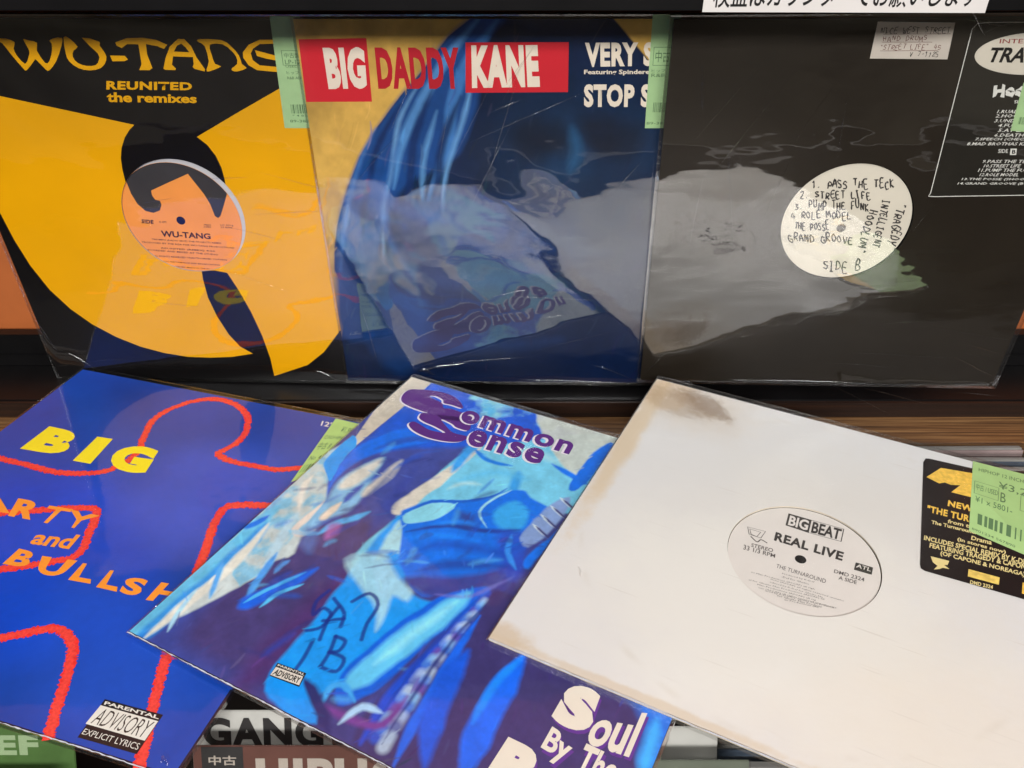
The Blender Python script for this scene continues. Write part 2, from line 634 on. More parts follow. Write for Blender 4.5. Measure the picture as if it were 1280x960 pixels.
# ------------------------------------------------------------ painting printed pictures into a fine mesh
class Paint:
    def __init__(s, h, n, base):
        s.h, s.n = h, n
        g = np.linspace(-h, h, n + 1)
        s.X, s.Y = np.meshgrid(g, g)
        s.C = np.empty((n + 1, n + 1, 3))
        s.C[:] = lin(base)
        r = np.random.RandomState(7)
        s.r = r
        s.wx = s.fbm(28, 3) * 3.0
        s.wy = s.fbm(28, 3) * 3.0

    def fbm(s, scale, octs=4, seed=None, sx=1.0, ang=0.0):
        r = s.r if seed is None else np.random.RandomState(seed)
        out = np.zeros_like(s.X)
        ca, sa = math.cos(ang), math.sin(ang)
        U = (s.X * ca + s.Y * sa) * sx
        V = -s.X * sa + s.Y * ca
        amp, tot = 1.0, 0
        for _ in range(octs):
            g = r.rand(160, 160)
            u = (U / scale + 57.3) % 159
            v = (V / scale + 31.7) % 159
            i, j = u.astype(int), v.astype(int)
            a, b = u - i, v - j
            a = a * a * (3 - 2 * a)
            b = b * b * (3 - 2 * b)
            i1, j1 = (i + 1) % 160, (j + 1) % 160
            out += amp * ((g[i, j] * (1 - a) + g[i1, j] * a) * (1 - b) + (g[i, j1] * (1 - a) + g[i1, j1] * a) * b - .5)
            tot += amp
            amp *= .5
            scale /= 2
        return out / tot * 2

    def mask_poly(s, pts, soft, warp=1.0):
        X, Y = s.X + s.wx * warp, s.Y + s.wy * warp
        P = np.array(pts, float)
        d = np.full(X.shape, 1e9)
        inside = np.zeros(X.shape, bool)
        for (x0, y0), (x1, y1) in zip(P, np.roll(P, -1, 0)):
            ex, ey = x1 - x0, y1 - y0
            wx, wy = X - x0, Y - y0
            t = np.clip((wx * ex + wy * ey) / (ex * ex + ey * ey + 1e-9), 0, 1)
            d = np.minimum(d, (wx - ex * t) ** 2 + (wy - ey * t) ** 2)
            c = ((y0 > Y) != (y1 > Y)) & (X < (x1 - x0) * (Y - y0) / (y1 - y0 + 1e-12) + x0)
            inside ^= c
        d = np.sqrt(d) * np.where(inside, 1, -1)
        return np.clip(d / (2 * soft) + .5, 0, 1)

    def put(s, m, col, a=1.0):
        m = (m * a)[..., None]
        s.C = s.C * (1 - m) + np.array(lin(col)) * m

    def poly(s, pts, col, soft=.5, a=1.0, warp=1.0, sm=True, tex=0):
        m = s.mask_poly(smooth_pts(pts, 3) if sm else pts, soft, warp)
        if tex:
            m = m * np.clip(.5 + s.fbm(tex, 4) * 1.8, 0, 1)
        s.put(m, col, a)

    def line(s, pts, col, w, soft=.5, a=1.0, warp=.6, taper=True):
        P = smooth_pts(pts, 4, False)
        X, Y = s.X + s.wx * warp, s.Y + s.wy * warp
        best = np.full(X.shape, -1e9)
        N = len(P) - 1
        for i in range(N):
            (x0, y0), (x1, y1) = P[i], P[i + 1]
            ex, ey = x1 - x0, y1 - y0
            wx, wy = X - x0, Y - y0
            t = np.clip((wx * ex + wy * ey) / (ex * ex + ey * ey + 1e-9), 0, 1)
            k = (i + t) / N
            ww = w / 2 * (np.minimum(1, .15 + 3.2 * np.minimum(k, 1 - k)) if taper else 1)
            best = np.maximum(best, ww - np.hypot(wx - ex * t, wy - ey * t))
        s.put(np.clip(best / (2 * soft) + .5, 0, 1), col, a)

    def brush(s, count, seed, ln, wd, amt, ang=None):
        """short dabs in slightly shifted local colour"""
        r = np.random.RandomState(seed)
        n, h = s.n, s.h
        st = 2 * h / n
        fld = s.fbm(70, 2, seed)
        for _ in range(count):
            i, j = r.randint(0, n, 2)
            a = (fld[j, i] * 2.5 + .9) if ang is None else ang + r.normal(0, .25)
            L, w = r.uniform(*ln), r.uniform(*wd)
            k = int((L / 2 + w + 1) / st) + 1
            j0, j1, i0, i1 = max(0, j - k), min(n + 1, j + k + 1), max(0, i - k), min(n + 1, i + k + 1)
            X, Y = s.X[j0:j1, i0:i1] - s.X[j, i], s.Y[j0:j1, i0:i1] - s.Y[j, i]
            u, v = X * math.cos(a) + Y * math.sin(a), -X * math.sin(a) + Y * math.cos(a)
            v = v + u * u * r.normal(0, .012)
            d = w / 2 * np.clip(1.15 - np.abs(u) / (L / 2), 0, 1) ** .5 - np.abs(v)
            m = (np.clip(d / .9 + .3, 0, 1) * (np.abs(u) < L / 2) * r.uniform(.35, .9))[..., None]
            c = s.C[j, i].copy()
            c = np.clip(c * (1 + r.normal(0, amt)) + r.normal(0, .012, 3) + max(0, r.normal(0, .02)), 0, 1)
            s.C[j0:j1, i0:i1] = s.C[j0:j1, i0:i1] * (1 - m) + c * m

    def tint(s, scale, amt, seed, sx=1.0, ang=0.0):
        s.C = np.clip(s.C * (1 + amt * s.fbm(scale, 4, seed, sx, ang))[..., None], 0, 1)

    def build(s, name, z, parent, m):
        n = s.n
        me = bpy.data.meshes.new(name)
        V = np.column_stack([s.X.ravel() * MM, s.Y.ravel() * MM, np.full(s.X.size, z * MM)])
        i = np.arange(n * n)
        a = (i // n) * (n + 1) + i % n
        F = np.column_stack([a, a + 1, a + n + 2, a + n + 1]).astype(np.int32)
        me.vertices.add(len(V))
        me.vertices.foreach_set('co', V.ravel())
        me.loops.add(F.size)
        me.loops.foreach_set('vertex_index', F.ravel())
        me.polygons.add(len(F))
        me.polygons.foreach_set('loop_start', np.arange(0, F.size, 4, dtype=np.int32))
        at = me.color_attributes.new('ink', 'FLOAT_COLOR', 'POINT')
        at.data.foreach_set('color', np.column_stack([s.C.reshape(-1, 3), np.ones(len(V))]).ravel())
        me.update()
        me.validate()
        return link(name, me, m, parent)


# ============================================================ SETTING
M_wood = None


def wood(name, c1, c2, c3, sx=2.0):
    m = bpy.data.materials.new(name)
    m.use_nodes = True
    t = m.node_tree
    b = t.nodes['Principled BSDF']
    tc = t.nodes.new('ShaderNodeTexCoord')
    mp = t.nodes.new('ShaderNodeMapping')
    mp.inputs['Scale'].default_value = (sx * 2, 230, 230)
    n = t.nodes.new('ShaderNodeTexNoise')
    n.inputs['Scale'].default_value = 2.2
    n.inputs['Detail'].default_value = 7
    n.inputs['Roughness'].default_value = .65
    r = t.nodes.new('ShaderNodeValToRGB')
    e = r.color_ramp.elements
    e[0].position, e[0].color = .28, (*lin(c1), 1)
    e[1].position, e[1].color = .75, (*lin(c3), 1)
    k = r.color_ramp.elements.new(.5)
    k.color = (*lin(c2), 1)
    t.links.new(tc.outputs['Object'], mp.inputs[0])
    t.links.new(mp.outputs[0], n.inputs['Vector'])
    t.links.new(n.outputs['Fac'], r.inputs['Fac'])
    t.links.new(r.outputs['Color'], b.inputs['Base Color'])
    b.inputs['Roughness'].default_value = .45
    bp = t.nodes.new('ShaderNodeBump')
    bp.inputs['Strength'].default_value = .25
    bp.inputs['Distance'].default_value = .001
    t.links.new(n.outputs['Fac'], bp.inputs['Height'])
    t.links.new(bp.outputs['Normal'], b.inputs['Normal'])
    return m


M_ledge = wood('wood_ledge', (50, 32, 19), (104, 71, 42), (164, 124, 80), 1.6)
M_riser = wood('dark_wood', (20, 11, 8), (34, 18, 11), (50, 28, 16), 1.2)
M_black = mat('black_laminate', (14, 13, 14), .35, .2, 30, spec=.4)
M_back = mat('terracotta_panel', (176, 96, 48), .6, .06, 20)
M_bin = mat('bin_inside', (26, 20, 17), .7, .2, 40)


def setting(name, *a, **k):
    return tag(box(name, *a, **k), kind='structure')


setting('back_wall', -1200, 1200, 640, 655, -20, 900, M_back)
t = empty('display_shelf', 'black shelf fitting with rail and overhead lip holding the upright records', 'shelf')
box('base_tray', -1150, 1150, 567, 632, -19, 0, M_black, t, .6)
box('tray_front', -1150, 1150, 564.6, 566.8, -18.6, -1.2, M_riser, t)
box('back_rail', -1150, 1150, 620, 630, .3, 34, M_black, t, .8)
box('rail_trim', -1150, 1150, 616.5, 619.7, .3, 12, M_black, t, .5)
box('shelf_top', -1150, 1150, 522, 636, 356, 374, M_black, t, 1)
box('shelf_lip', -1150, 1150, 519, 521.7, 350, 376, M_black, t, .6)
box('upper_panel', -1150, 1150, 626, 636, 322, 355.6, M_black, t)
setting('wood_ledge', -1200, 1200, 530, 566.8, -60, -19.2, M_ledge)
setting('bin_floor', -1200, 1200, -60, 529.6, -170, -155, M_bin)
setting('bin_wall', -1200, 1200, 524, 529.6, -154.6, -60, M_bin)
setting('bin_front', -1200, 1200, -75, -60.4, -170, 10, M_riser)

# overhead paper notice hung on the shelf lip
nt_ = empty('paper_notice', 'white paper notice with bold black Japanese writing taped under the shelf lip', 'notice', loc=(.2, .517, .3562), rot=(R(86), 0, R(-.6)))
P_PAPER = mat('paper', (206, 200, 196), .75, .02, 30)
box('paper', -87.5, 79, -6.4, 40, 0, .25, P_PAPER, nt_)
txt('notice_lettering', '検盤はカウンターでお願いします', [(-82, 11.5), (72, 11.5), (72, -3.4), (-82, -4.0)], .35, INK, nt_, .012, 4)

# ============================================================ RECORD 1: black and yellow
YEL = mat('yellow_ink', (236, 172, 0), .42, .03, 15)
BLK = mat('black_gloss_ink', (15, 13, 14), .38, 0, spec=.4)
rec = empty('vinyl_record', 'black and yellow record sleeve with orange round label and curved black mark', 'record', 'upright records on the black shelf', pose=([[0.99933, -0.00685, -0.03608], [-0.03559, 0.06213, -0.99743], [0.00908, 0.99804, 0.06184]], [-0.26683, 0.60102, 0.16153]))
HOLE = [(0.9,5.5)][0]
HR = 49.5
cv = cover_board(rec, 157, BLK, (HOLE[0], HOLE[1], HR))
YP = [(-191.4,121.0),(-114.3,102.7),(-66.8,92.2),(-18.5,81.5),(-23.2,77.8),(-28.8,71.6),(-33.7,63.3),(-36.7,55.0),(-38.1,45.9),(-38.6,35.3),(-37.7,25.2),(-34.8,17.0),(-30.0,10.8),(-23.9,9.1),(-18.8,10.9),(-15.5,15.8),(-15.9,19.2),(-20.2,20.2),(-21.8,23.9),(-21.3,28.0),(-3.3,35.6),(12.5,42.3),(17.3,33.1),(21.2,25.0),(23.8,16.8),(25.2,8.5),(27.1,5.4),(29.8,5.8),(33.7,11.4),(37.7,21.1),(40.8,29.3),(41.4,38.0),(41.0,47.8),(38.7,57.5),(33.9,66.3),(27.3,72.5),(61.2,90.5),(94.5,107.7),(129.8,126.6),(154.5,139.3),(163.2,104.0),(167.7,55.2),(164.3,1.5),(152.5,-42.6),(134.8,-78.1),(112.5,-104.1),(96.6,-125.0),(79.8,-139.5),(46.5,-152.8),(46.4,-133.0),(43.6,-108.7),(38.4,-83.7),(31.7,-61.3),(25.5,-45.0),(15.0,-42.8),(4.0,-43.0),(3.2,-52.3),(3.4,-69.6),(7.0,-88.3),(13.5,-107.5),(21.0,-120.3),(31.2,-128.0),(11.3,-131.9),(-9.6,-133.1),(-29.5,-132.6),(-50.6,-128.6),(-70.9,-121.9),(-90.0,-111.8),(-107.8,-98.5),(-122.2,-82.9),(-134.2,-63.6),(-142.7,-40.3),(-147.7,-16.3),(-150.5,8.1),(-152.7,36.3),(-158.6,84.4)]
clip_sheet('yellow_print', YP, .1, YEL, cv, (HOLE[0], HOLE[1], HR), False)
# title strokes
A = 'title_lettering'
W_ = [(-100.3,143.5),(-94.5,143.5),(-88.8,141.2),(-91.1,136.9),(-90.6,131.9),(-86.6,126.0),(-82.2,131.1),(-80.2,135.8),(-81.9,143.1),(-78.5,142.4),(-72.5,140.8),(-74.6,135.4),(-71.5,126.8),(-67.9,128.0),(-63.6,135.1),(-62.1,140.5),(-63.0,142.0),(-60.1,143.6),(-53.2,144.3),(-55.7,138.2),(-62.9,128.0),(-70.1,121.6),(-72.8,122.2),(-77.2,128.8),(-79.0,128.4),(-86.9,121.6),(-89.3,123.0),(-94.5,132.6),(-98.2,140.4),(-101.0,141.6)]
sheet(A, smooth_pts(W_, 2), .12, YEL, cv)
U_ = [(-52.0,144.3),(-48.4,144.2),(-43.8,138.2),(-47.6,135.5),(-49.6,131.2),(-47.5,126.9),(-41.5,124.8),(-34.7,125.3),(-31.1,128.9),(-30.5,133.6),(-38.9,144.4),(-27.1,141.7),(-27.5,139.0),(-25.1,133.6),(-25.7,128.9),(-31.1,123.4),(-40.0,121.6),(-47.9,123.1),(-53.3,128.0),(-54.0,133.5)]
sheet(A, smooth_pts(U_, 2), .12, YEL, cv)
sheet(A, [(-21.9,132.1),(-11.2,131.9),(-9.6,129.4),(-12.3,128.2),(-21.4,128.1)], .12, YEL, cv)
T_ = [(-15.5,141.1),(-6.0,144.1),(5.1,144.4),(9.0,143.9),(15.1,142.8),(21.7,139.6),(18.7,136.8),(14.0,138.7),(6.5,140.1),(5.4,132.9),(6.7,123.4),(4.2,121.9),(-3.5,121.9),(-0.5,126.2),(0.9,139.8),(-7.1,140.0),(-12.0,137.3),(-15.0,138.9)]
sheet(A, T_, .12, YEL, cv)
AO = [(14.7,122.9),(18.1,130.2),(23.2,138.3),(30.5,143.6),(35.0,143.6),(38.8,138.8),(40.9,131.2),(45.2,122.6),(44.6,121.1),(37.5,123.0),(36.5,124.3),(37.8,126.4),(38.4,131.2),(24.0,131.6),(21.7,125.9),(24.0,123.0),(23.1,122.0),(16.0,122.2)]
AH = [(25.5,135.0),(28.9,139.2),(32.2,140.4),(34.7,137.8),(36.5,134.5)]
sheet(A, AO, .12, YEL, cv, [AH])
sheet(A, smooth_pts([(45.3,143.5),(61.5,143.0),(67.6,138.8),(72.2,132.3),(73.0,126.5),(75.9,123.6),(68.4,121.2),(65.0,121.9),(65.3,123.6),(69.5,126.5),(70.0,131.3),(67.0,136.0),(61.9,140.0),(52.7,139.9),(52.4,133.1),(53.4,126.5),(57.5,124.7),(47.7,121.1),(46.3,122.6),(49.3,128.4),(48.7,138.8),(45.1,141.4)], 2), .12, YEL, cv)
sheet(A, [(107.8,142.9),(98.0,143.2),(89.2,143.2),(80.6,139.8),(75.4,134.6),(74.9,130.8),(77.8,125.6),(83.2,122.2),(97.0,121.0),(105.1,120.8),(105.7,124.5),(97.7,124.6),(85.8,125.6),(81.5,129.2),(80.9,133.7),(83.1,137.0),(88.6,140.3),(97.6,140.5),(107.4,140.3)], .12, YEL, cv)
sheet(A, [(84.4,136.1),(98.1,132.5),(105.9,131.9),(105.4,129.0),(97.5,129.2),(91.7,130.2),(85.1,132.1)], .12, YEL, cv)
txt('subtitle_lettering', 'REUNITED', [(-30.1,114.1),(33.3,113.3),(32.0,107.5),(-32.1,107.8)], .12, YEL, cv, .045)
txt('subtitle_lettering', 'the remixes', [(-32.6,106.0),(34.8,104.6),(33.3,98.1),(-34.2,98.6)], .12, YEL, cv, .035)
# inner sleeve, disc and paper label seen in the hole
disc('inner_sleeve', HOLE[0], HOLE[1], 56, -2.0, mat('inner_sleeve_paper', (205, 203, 205), .7, .03), rec)
LC = (HOLE[0] - 4.0, HOLE[1] - 3.4)
ORG = mat('orange_label', (246, 158, 78), .45, .05, 30)
lb = disc('paper_label', LC[0], LC[1], 49.5, -1.5, ORG, rec, 3.6)
disc('vinyl_disc', LC[0], LC[1], 7, -1.8, mat('spindle_dark', (20, 22, 60), .4), rec)
DG = mat('label_charcoal', (62, 60, 62), .5, .08, 40)
BP = [(-53.1,85.0),(30.3,85.5),(56.8,54.4),(41.1,27.9),(35.2,15.6),(30.6,6.5),(28.3,4.7),(26.0,6.4),(24.5,16.8),(21.3,25.7),(17.3,33.1),(12.5,42.3),(-3.3,35.6),(-20.7,28.0),(-21.1,24.0),(-19.6,20.2),(-15.9,19.2),(-15.5,15.8),(-18.1,10.9),(-24.0,8.7),(-30.1,10.4),(-35.0,16.3),(-37.7,25.2),(-38.6,35.3),(-44.1,53.6)]
clip_sheet('label_mark', BP, -1.38, DG, lb, (LC[0], LC[1], 49.3), True)
INKB = mat('label_ink', (70, 34, 26), .5)
txt('label_lettering', 'WU-TANG', [(-22.2,-6.9),(18.5,-9.3),(18.0,-14.4),(-23.0,-12.7)], -1.4, INKB, lb, .03)
for i, (a, s) in enumerate([([(-31.5,-14.3),(26.1,-17.3),(25.7,-19.1),(-32.0,-16.1)], 'TRIUMPH (RADIO EDIT) THE PROJECTS REMIX'), ([(-40.3,-16.9),(35.9,-21.5),(35.6,-23.0),(-40.7,-18.4)], 'PRODUCED BY THE RZA FOR WU-TANG PRODUCTIONS'), ([(-25.5,-22.3),(19.1,-24.7),(18.7,-26.6),(-26.0,-24.1)], 'REUNITED (REMIX) 4:20'), ([(-39.5,-23.9),(21.0,-28.0),(20.7,-29.5),(-39.9,-25.4)], 'RECORDED AND MIXED AT THE STUDIO'), ([(-34.9,-29.5),(27.4,-32.8),(27.1,-34.3),(-35.3,-31.0)], 'ALL RIGHTS RESERVED UNAUTHORISED COPYING'), ([(-30.2,-34.7),(20.2,-37.8),(19.9,-39.2),(-30.5,-36.0)], 'PUBLIC PERFORMANCE AND BROADCASTING'), ([(-23.9,-39.5),(11.1,-41.8),(10.9,-42.9),(-24.2,-40.7)], 'PROHIBITED MADE IN THE EU')]):
    txt('label_lettering', s, a, -1.4, INKB, lb, .01, 1)
txt('label_lettering', 'SIDE', [(-35.4,3.0),(-25.7,2.4),(-26.6,-1.2),(-36.4,-0.6)], -1.4, INKB, lb, .05)
txt('label_lettering', '45 RPM', [(-21.2,1.7),(-15.3,1.4),(-15.8,-0.4),(-21.7,-0.1)], -1.4, INKB, lb)
txt('label_lettering', 'STEREO', [(15.2,-0.8),(21.1,-1.1),(20.3,-4.3),(14.4,-4.0)], -1.4, INKB, lb)
txt('label_lettering', 'LC 0316\n33 RPM', [(29.1,-0.6),(39.5,-1.2),(38.7,-4.8),(28.3,-4.2)], -1.4, INKB, lb)
price_sticker(rec, [(99.1,158.9),(120.5,159.0),(120.5,79.9),(96.2,79.8)], .3, GREEN, [('中古盤', .3, .31, .5, .045), ('LP-12', .3, .37, .5, .04), ('USED', .3, .42, .4, .02), ('ヒップ 12', .3, .47, .6, .03), ('R&B ABCD', .3, .52, .6, .025), ('* 4 8 0', .3, .87, .5, .02), ('89-382', .2, .92, .6, .025)], (.28, .775, .6, .085), [(.22, .29, .7, .13)], 3)
sleeve(rec, 157, FILM_UP, .7, .9, 3, m=(3, 3, 3, 3))
def scratches(parent, cx, cy, ang, spread, count, seed, z=1.0, ln=(30, 110)):
    r = random.Random(seed)
    for _ in range(count):
        a = ang + r.gauss(0, spread)
        L = r.uniform(*ln)
        x, y = cx + r.uniform(-70, 70), cy + r.uniform(-60, 60)
        creases(parent, [((x - L / 2 * math.cos(a), y - L / 2 * math.sin(a)), (x + L / 2 * math.cos(a), y + L / 2 * math.sin(a)), r.uniform(.25, .7), r.uniform(.08, .3))], z)


scratches(rec, 40, -20, R(-8), .15, 7, 2)
creases(rec, [([(-140.5,-129.3)][0], [(-119.2,-146.9)][0], .8, .9), ([(84.2,-144.8)][0], [(106.4,-155.3)][0], .9, .9), ([(-162.3,-78.6)][0], [(-148.0,-129.4)][0], .5, .4)], 1.0)
creases(rec, [([(-156.6,-145.8),(14.2,-153.4)][0], [(-128.3,-139.8)][0], 1.0, .8), ([(-124.5,-139.7)][0], [(-85.6,-134.5)][0], .8, .6)], 1.0)

# ============================================================ RECORD 2: blue hood on tan
rec = empty('vinyl_record', 'record sleeve with tan ground, blue draped shape and red and white title', 'record', 'upright records on the black shelf', pose=([[0.99979, -0.00519, -0.01987], [-0.01952, 0.06059, -0.99797], [0.00638, 0.99815, 0.06047]], [0.00492, 0.59059, 0.16565]))
cv = cover_board(rec, 156, mat('board_tan', (214, 160, 84), .5))
p = Paint(156, 440, (212, 170, 84))
p.poly([(-23.8,163.0),(-48.9,144.7),(-67.2,123.0),(-86.1,103.1),(-104.9,80.6),(-120.7,57.6),(-133.7,31.6),(-144.2,4.3),(-150.8,-20.7),(-153.6,-41.5),(-148.6,-55.3),(-143.4,-67.8),(-143.6,-80.6),(-151.7,-90.5),(-157.2,-111.5),(-169.0,-179.0),(237.8,-174.8),(181.9,97.6),(132.5,120.3),(95.0,125.8),(85.7,135.6),(74.7,147.4),(60.5,161.9)], (10, 30, 62), .35, warp=.15, sm=False)
p.tint(40, .5, 11)
p.poly([(-23.8,162.0),(-4.1,161.9),(-19.8,144.7),(-27.1,125.8),(-30.2,97.4),(-44.1,61.0),(-66.4,45.0),(-92.6,28.5),(-118.1,-35.3),(-125.5,-107.0),(-155.3,-107.2),(-151.4,-35.5),(-143.6,4.4),(-133.7,31.6),(-120.7,57.6),(-104.9,80.6),(-86.1,103.1),(-67.2,123.0),(-48.9,144.7)], (26, 74, 138), 2.5, .95, warp=.3)
for pts, c, w in [([(-26.2,157.8),(-49.6,131.3),(-68.6,103.1),(-86.0,70.2),(-97.3,31.8)], (92, 150, 206), 7), ([(-14.1,155.2),(-32.6,131.3),(-48.3,100.2),(-52.9,67.2),(-71.0,21.8)], (70, 128, 190), 9), ([(-74.0,108.9),(-87.7,85.4),(-95.2,54.5),(-106.5,14.9),(-112.7,-35.3)], (120, 170, 214), 3), ([(-60.5,91.4),(-71.9,54.6),(-75.4,21.8)], (96, 150, 200), 4), ([(-33.0,120.2),(-41.3,85.5),(-55.3,45.0),(-60.7,13.7)], (110, 164, 214), 3.5), ([(-106.2,79.4),(-125.3,44.8),(-141.0,-6.2),(-148.4,-43.0)], (70, 120, 184), 3), ([(-86.6,97.3),(-108.1,60.8),(-122.4,14.8),(-132.7,-35.4)], (14, 40, 90), 5), ([(-62.4,108.9),(-76.4,76.4),(-84.5,35.1),(-92.9,-13.1)], (14, 44, 96), 6), ([(-42.3,103.2),(-57.1,67.2),(-64.7,21.8),(-78.1,-35.1)], (12, 40, 88), 6), ([(-4.2,136.7),(-16.1,97.4),(-23.1,48.3),(-44.0,-12.9)], (8, 26, 56), 12)]:
    p.line(pts, c, w, 1.6, .85, .5)
p.poly([(25.1,85.6),(42.9,85.6),(53.7,45.3),(32.5,34.2),(17.5,45.2)], (24, 74, 116), 9, .55)
p.poly([(72.4,85.7),(107.7,85.8),(117.7,48.8),(87.4,45.5)], (16, 52, 88), 9, .5)
p.poly([(-80.5,21.8),(33.1,15.4),(47.8,-34.4),(-32.3,-57.7),(-98.7,-42.7)], (12, 54, 110), 8, .6)
for q, c, w, sf, al in [([(-141.0,-6.2),(-118.1,-35.3),(-72.4,-50.2),(-5.2,-51.3)], (18, 66, 130), 16, 7, .7), ([(-147.1,-28.0),(-114.4,-66.0),(-60.6,-83.3),(8.5,-85.2)], (8, 24, 56), 12, 6, .7), ([(-145.5,-74.2),(-104.2,-106.8),(-33.9,-116.4),(36.8,-109.9)], (20, 70, 136), 12, 6, .6),
                     ([(-122.2,44.8),(-93.7,14.9),(-56.1,4.7)], (20, 74, 146), 10, 5, .6), ([(-131.2,21.6),(-96.2,-13.2),(-44.4,-23.8)], (8, 30, 70), 10, 5, .7), ([(-54.9,28.6),(-30.8,-5.7),(21.2,-27.1),(73.4,-23.2)], (14, 50, 96), 14, 7, .6),
                     ([(-144.2,-115.6),(-92.3,-137.0),(-5.7,-142.4)], (6, 18, 44), 12, 5, .8), ([(-89.2,67.1),(-105.2,28.4),(-105.3,-13.2),(-85.9,-50.3)], (30, 92, 166), 5, 3, .6), ([(-127.7,7.9),(-130.1,-35.4),(-123.8,-90.3)], (40, 96, 160), 4, 2, .5)]:
    p.line(q, c, w, sf, al)
p.brush(350, 9, (8, 24), (.8, 2.5), .16, R(70))
p.poly([(-152.4,-43.0),(-83.1,-13.1),(-5.0,-12.7),(101.1,-41.6),(111.0,-155.7),(-164.1,-158.4)], (8, 26, 62), 14, .6)
p.poly([(-136.1,-107.0),(-122.1,-74.0),(-86.5,-58.0),(-76.0,-106.6),(-108.0,-150.6)], (20, 62, 120), 6, .5)
p.poly([(-22.3,85.5),(-4.4,108.9),(41.6,117.5),(88.0,109.0),(101.8,55.1),(85.1,-5.2),(34.3,-27.0),(-4.9,8.4),(-23.1,48.3)], (14, 44, 76), 12, .6)
p.poly([(-4.5,79.6),(31.0,85.6),(38.9,64.3),(7.6,54.8)], (5, 16, 36), 6, .7)
p.poly([(48.8,85.7),(90.5,80.9),(86.6,55.0),(55.8,63.7)], (5, 16, 36), 6, .7)
p.line([(40.7,79.6),(43.9,61.2),(39.6,45.3)], (40, 96, 140), 8, 4, .6)
p.poly([(7.5,70.4),(25.4,74.8),(31.6,67.4),(19.6,62.4)], (6, 18, 40), 3, .6)
p.poly([(52.5,70.5),(70.1,74.8),(76.6,67.5),(61.9,62.5)], (6, 18, 40), 3, .6)
p.tint(5, .12, 5)
p.build('printed_picture', .06, cv, vcol_mat('picture_ink_hood', .38))
RED = mat('red_ink', (214, 38, 52), .45, .02, 20)
sheet('red_panel', [(-154.3,142.6),(-106.3,143.4),(-107.1,99.0),(-155.5,98.7)], .12, RED, cv)
sheet('red_panel', [(-36.8,140.5),(35.6,140.7),(36.2,106.1),(-38.1,105.5)], .12, RED, cv)
CRM = mat('cream_ink', (240, 226, 206), .5, .02)
txt('title_lettering', 'BIG', [(-138.2,137.2),(-108.6,137.5),(-109.6,108.3),(-137.7,107.7)], .17, CRM, cv, .06)
txt('title_lettering', 'DADDY', [(-101.3,137.2),(-42.0,137.2),(-40.9,108.3),(-101.4,108.3)], .17, mat('deep_red_ink', (190, 30, 46), .45), cv, .05)
txt('title_lettering', 'KANE', [(-32.9,138.6),(13.8,138.9),(15.9,109.8),(-33.3,108.9)], .17, CRM, cv, .06)
txt('side_lettering', 'VERY SPECIAL', [(46.8,140.5),(143.7,141.0),(144.3,125.3),(48.1,123.6)], .17, CRM, cv, .05)
txt('side_lettering', 'Featuring Spinderella, Laree Williams', [(47.1,121.9),(139.6,122.3),(140.2,118.1),(47.3,117.8)], .17, CRM, cv, .03, 2)
txt('side_lettering', 'STOP SHAMMIN', [(47.5,111.8),(155.4,111.9),(156.2,95.3),(48.3,95.1)], .17, CRM, cv, .05)
price_sticker(rec, [(92.4,158.8),(112.1,158.8),(114.2,79.8),(94.1,79.7)], .3, GREEN, [('中古', .2, .3, .5, .1), ('ヒップ', .1, .46, .5, .03), ('R&B', .1, .5, .5, .03), ('89-38', .05, .94, .6, .025)], (.25, .76, .6, .09), [(.12, .27, .7, .16)], 5)
sleeve(rec, 156, FILM_UP, .8, 1.1, 8, m=(2, 3, 3, 3))
scratches(rec, -60, 80, R(58), .25, 9, 4)
scratches(rec, 20, -100, R(10), .2, 6, 9)
creases(rec, [([(-135.9,-74.1)][0], [(-125.4,-141.7)][0], .6, .5), ([(66.3,-135.6)][0], [(107.1,-152.2)][0], .8, .6), ([(-5.7,-153.2)][0], [(89.1,-155.0)][0], .5, .6), ([(76.3,29.1)][0], [(92.7,55.0)][0], .9, .7)], 1.0)
creases(rec, [([(-94.5,-146.8)][0], [(-48.8,-133.9)][0], 1.6, 1.2), ([(-91.4,-144.1)][0], [(-74.8,-146.6)][0], 2.0, 1.4), ([(-53.2,61.0)][0], [(50.6,107.9)][0], .35, .35), ([(-22.2,90.3)][0], [(1.4,100.9)][0], .4, .3)], 1.0)

# ============================================================ RECORD 3: plain black, white label
rec = empty('vinyl_record', 'plain black record sleeve with hand lettered white round label and track list', 'record', 'upright records on the black shelf', pose=([[0.99828, -0.0212, -0.05474], [-0.05396, 0.03609, -0.99789], [0.02313, 0.99912, 0.03489]], [0.26643, 0.57244, 0.17448]))
HOLE = [(-6.6,2.8)][0]
SHEETB = mat('black_sleeve_board', (40, 34, 27), .4, .15, 12, spec=.4)
cv = cover_board(rec, 154, SHEETB, (HOLE[0], HOLE[1], 49.6), side=mat('black_board_edge', (30, 28, 26), .7))
disc('vinyl_disc', HOLE[0], HOLE[1], 56, -2.1, M_vinyl, rec)
LBW = mat('white_label_paper', (226, 218, 202), .6, .04, 25)
lb = disc('paper_label', HOLE[0] - .3, HOLE[1] + .2, 48.9, -1.4, LBW, rec)
hc = [(-9.3,-1.3)][0]
disc('spindle_hole', hc[0], hc[1], 3.6, -1.3, mat('spindle_grey', (112, 106, 100), .5), lb, n=24)
PEN = mat('marker_ink', (58, 54, 54), .5)
Z3 = -1.28
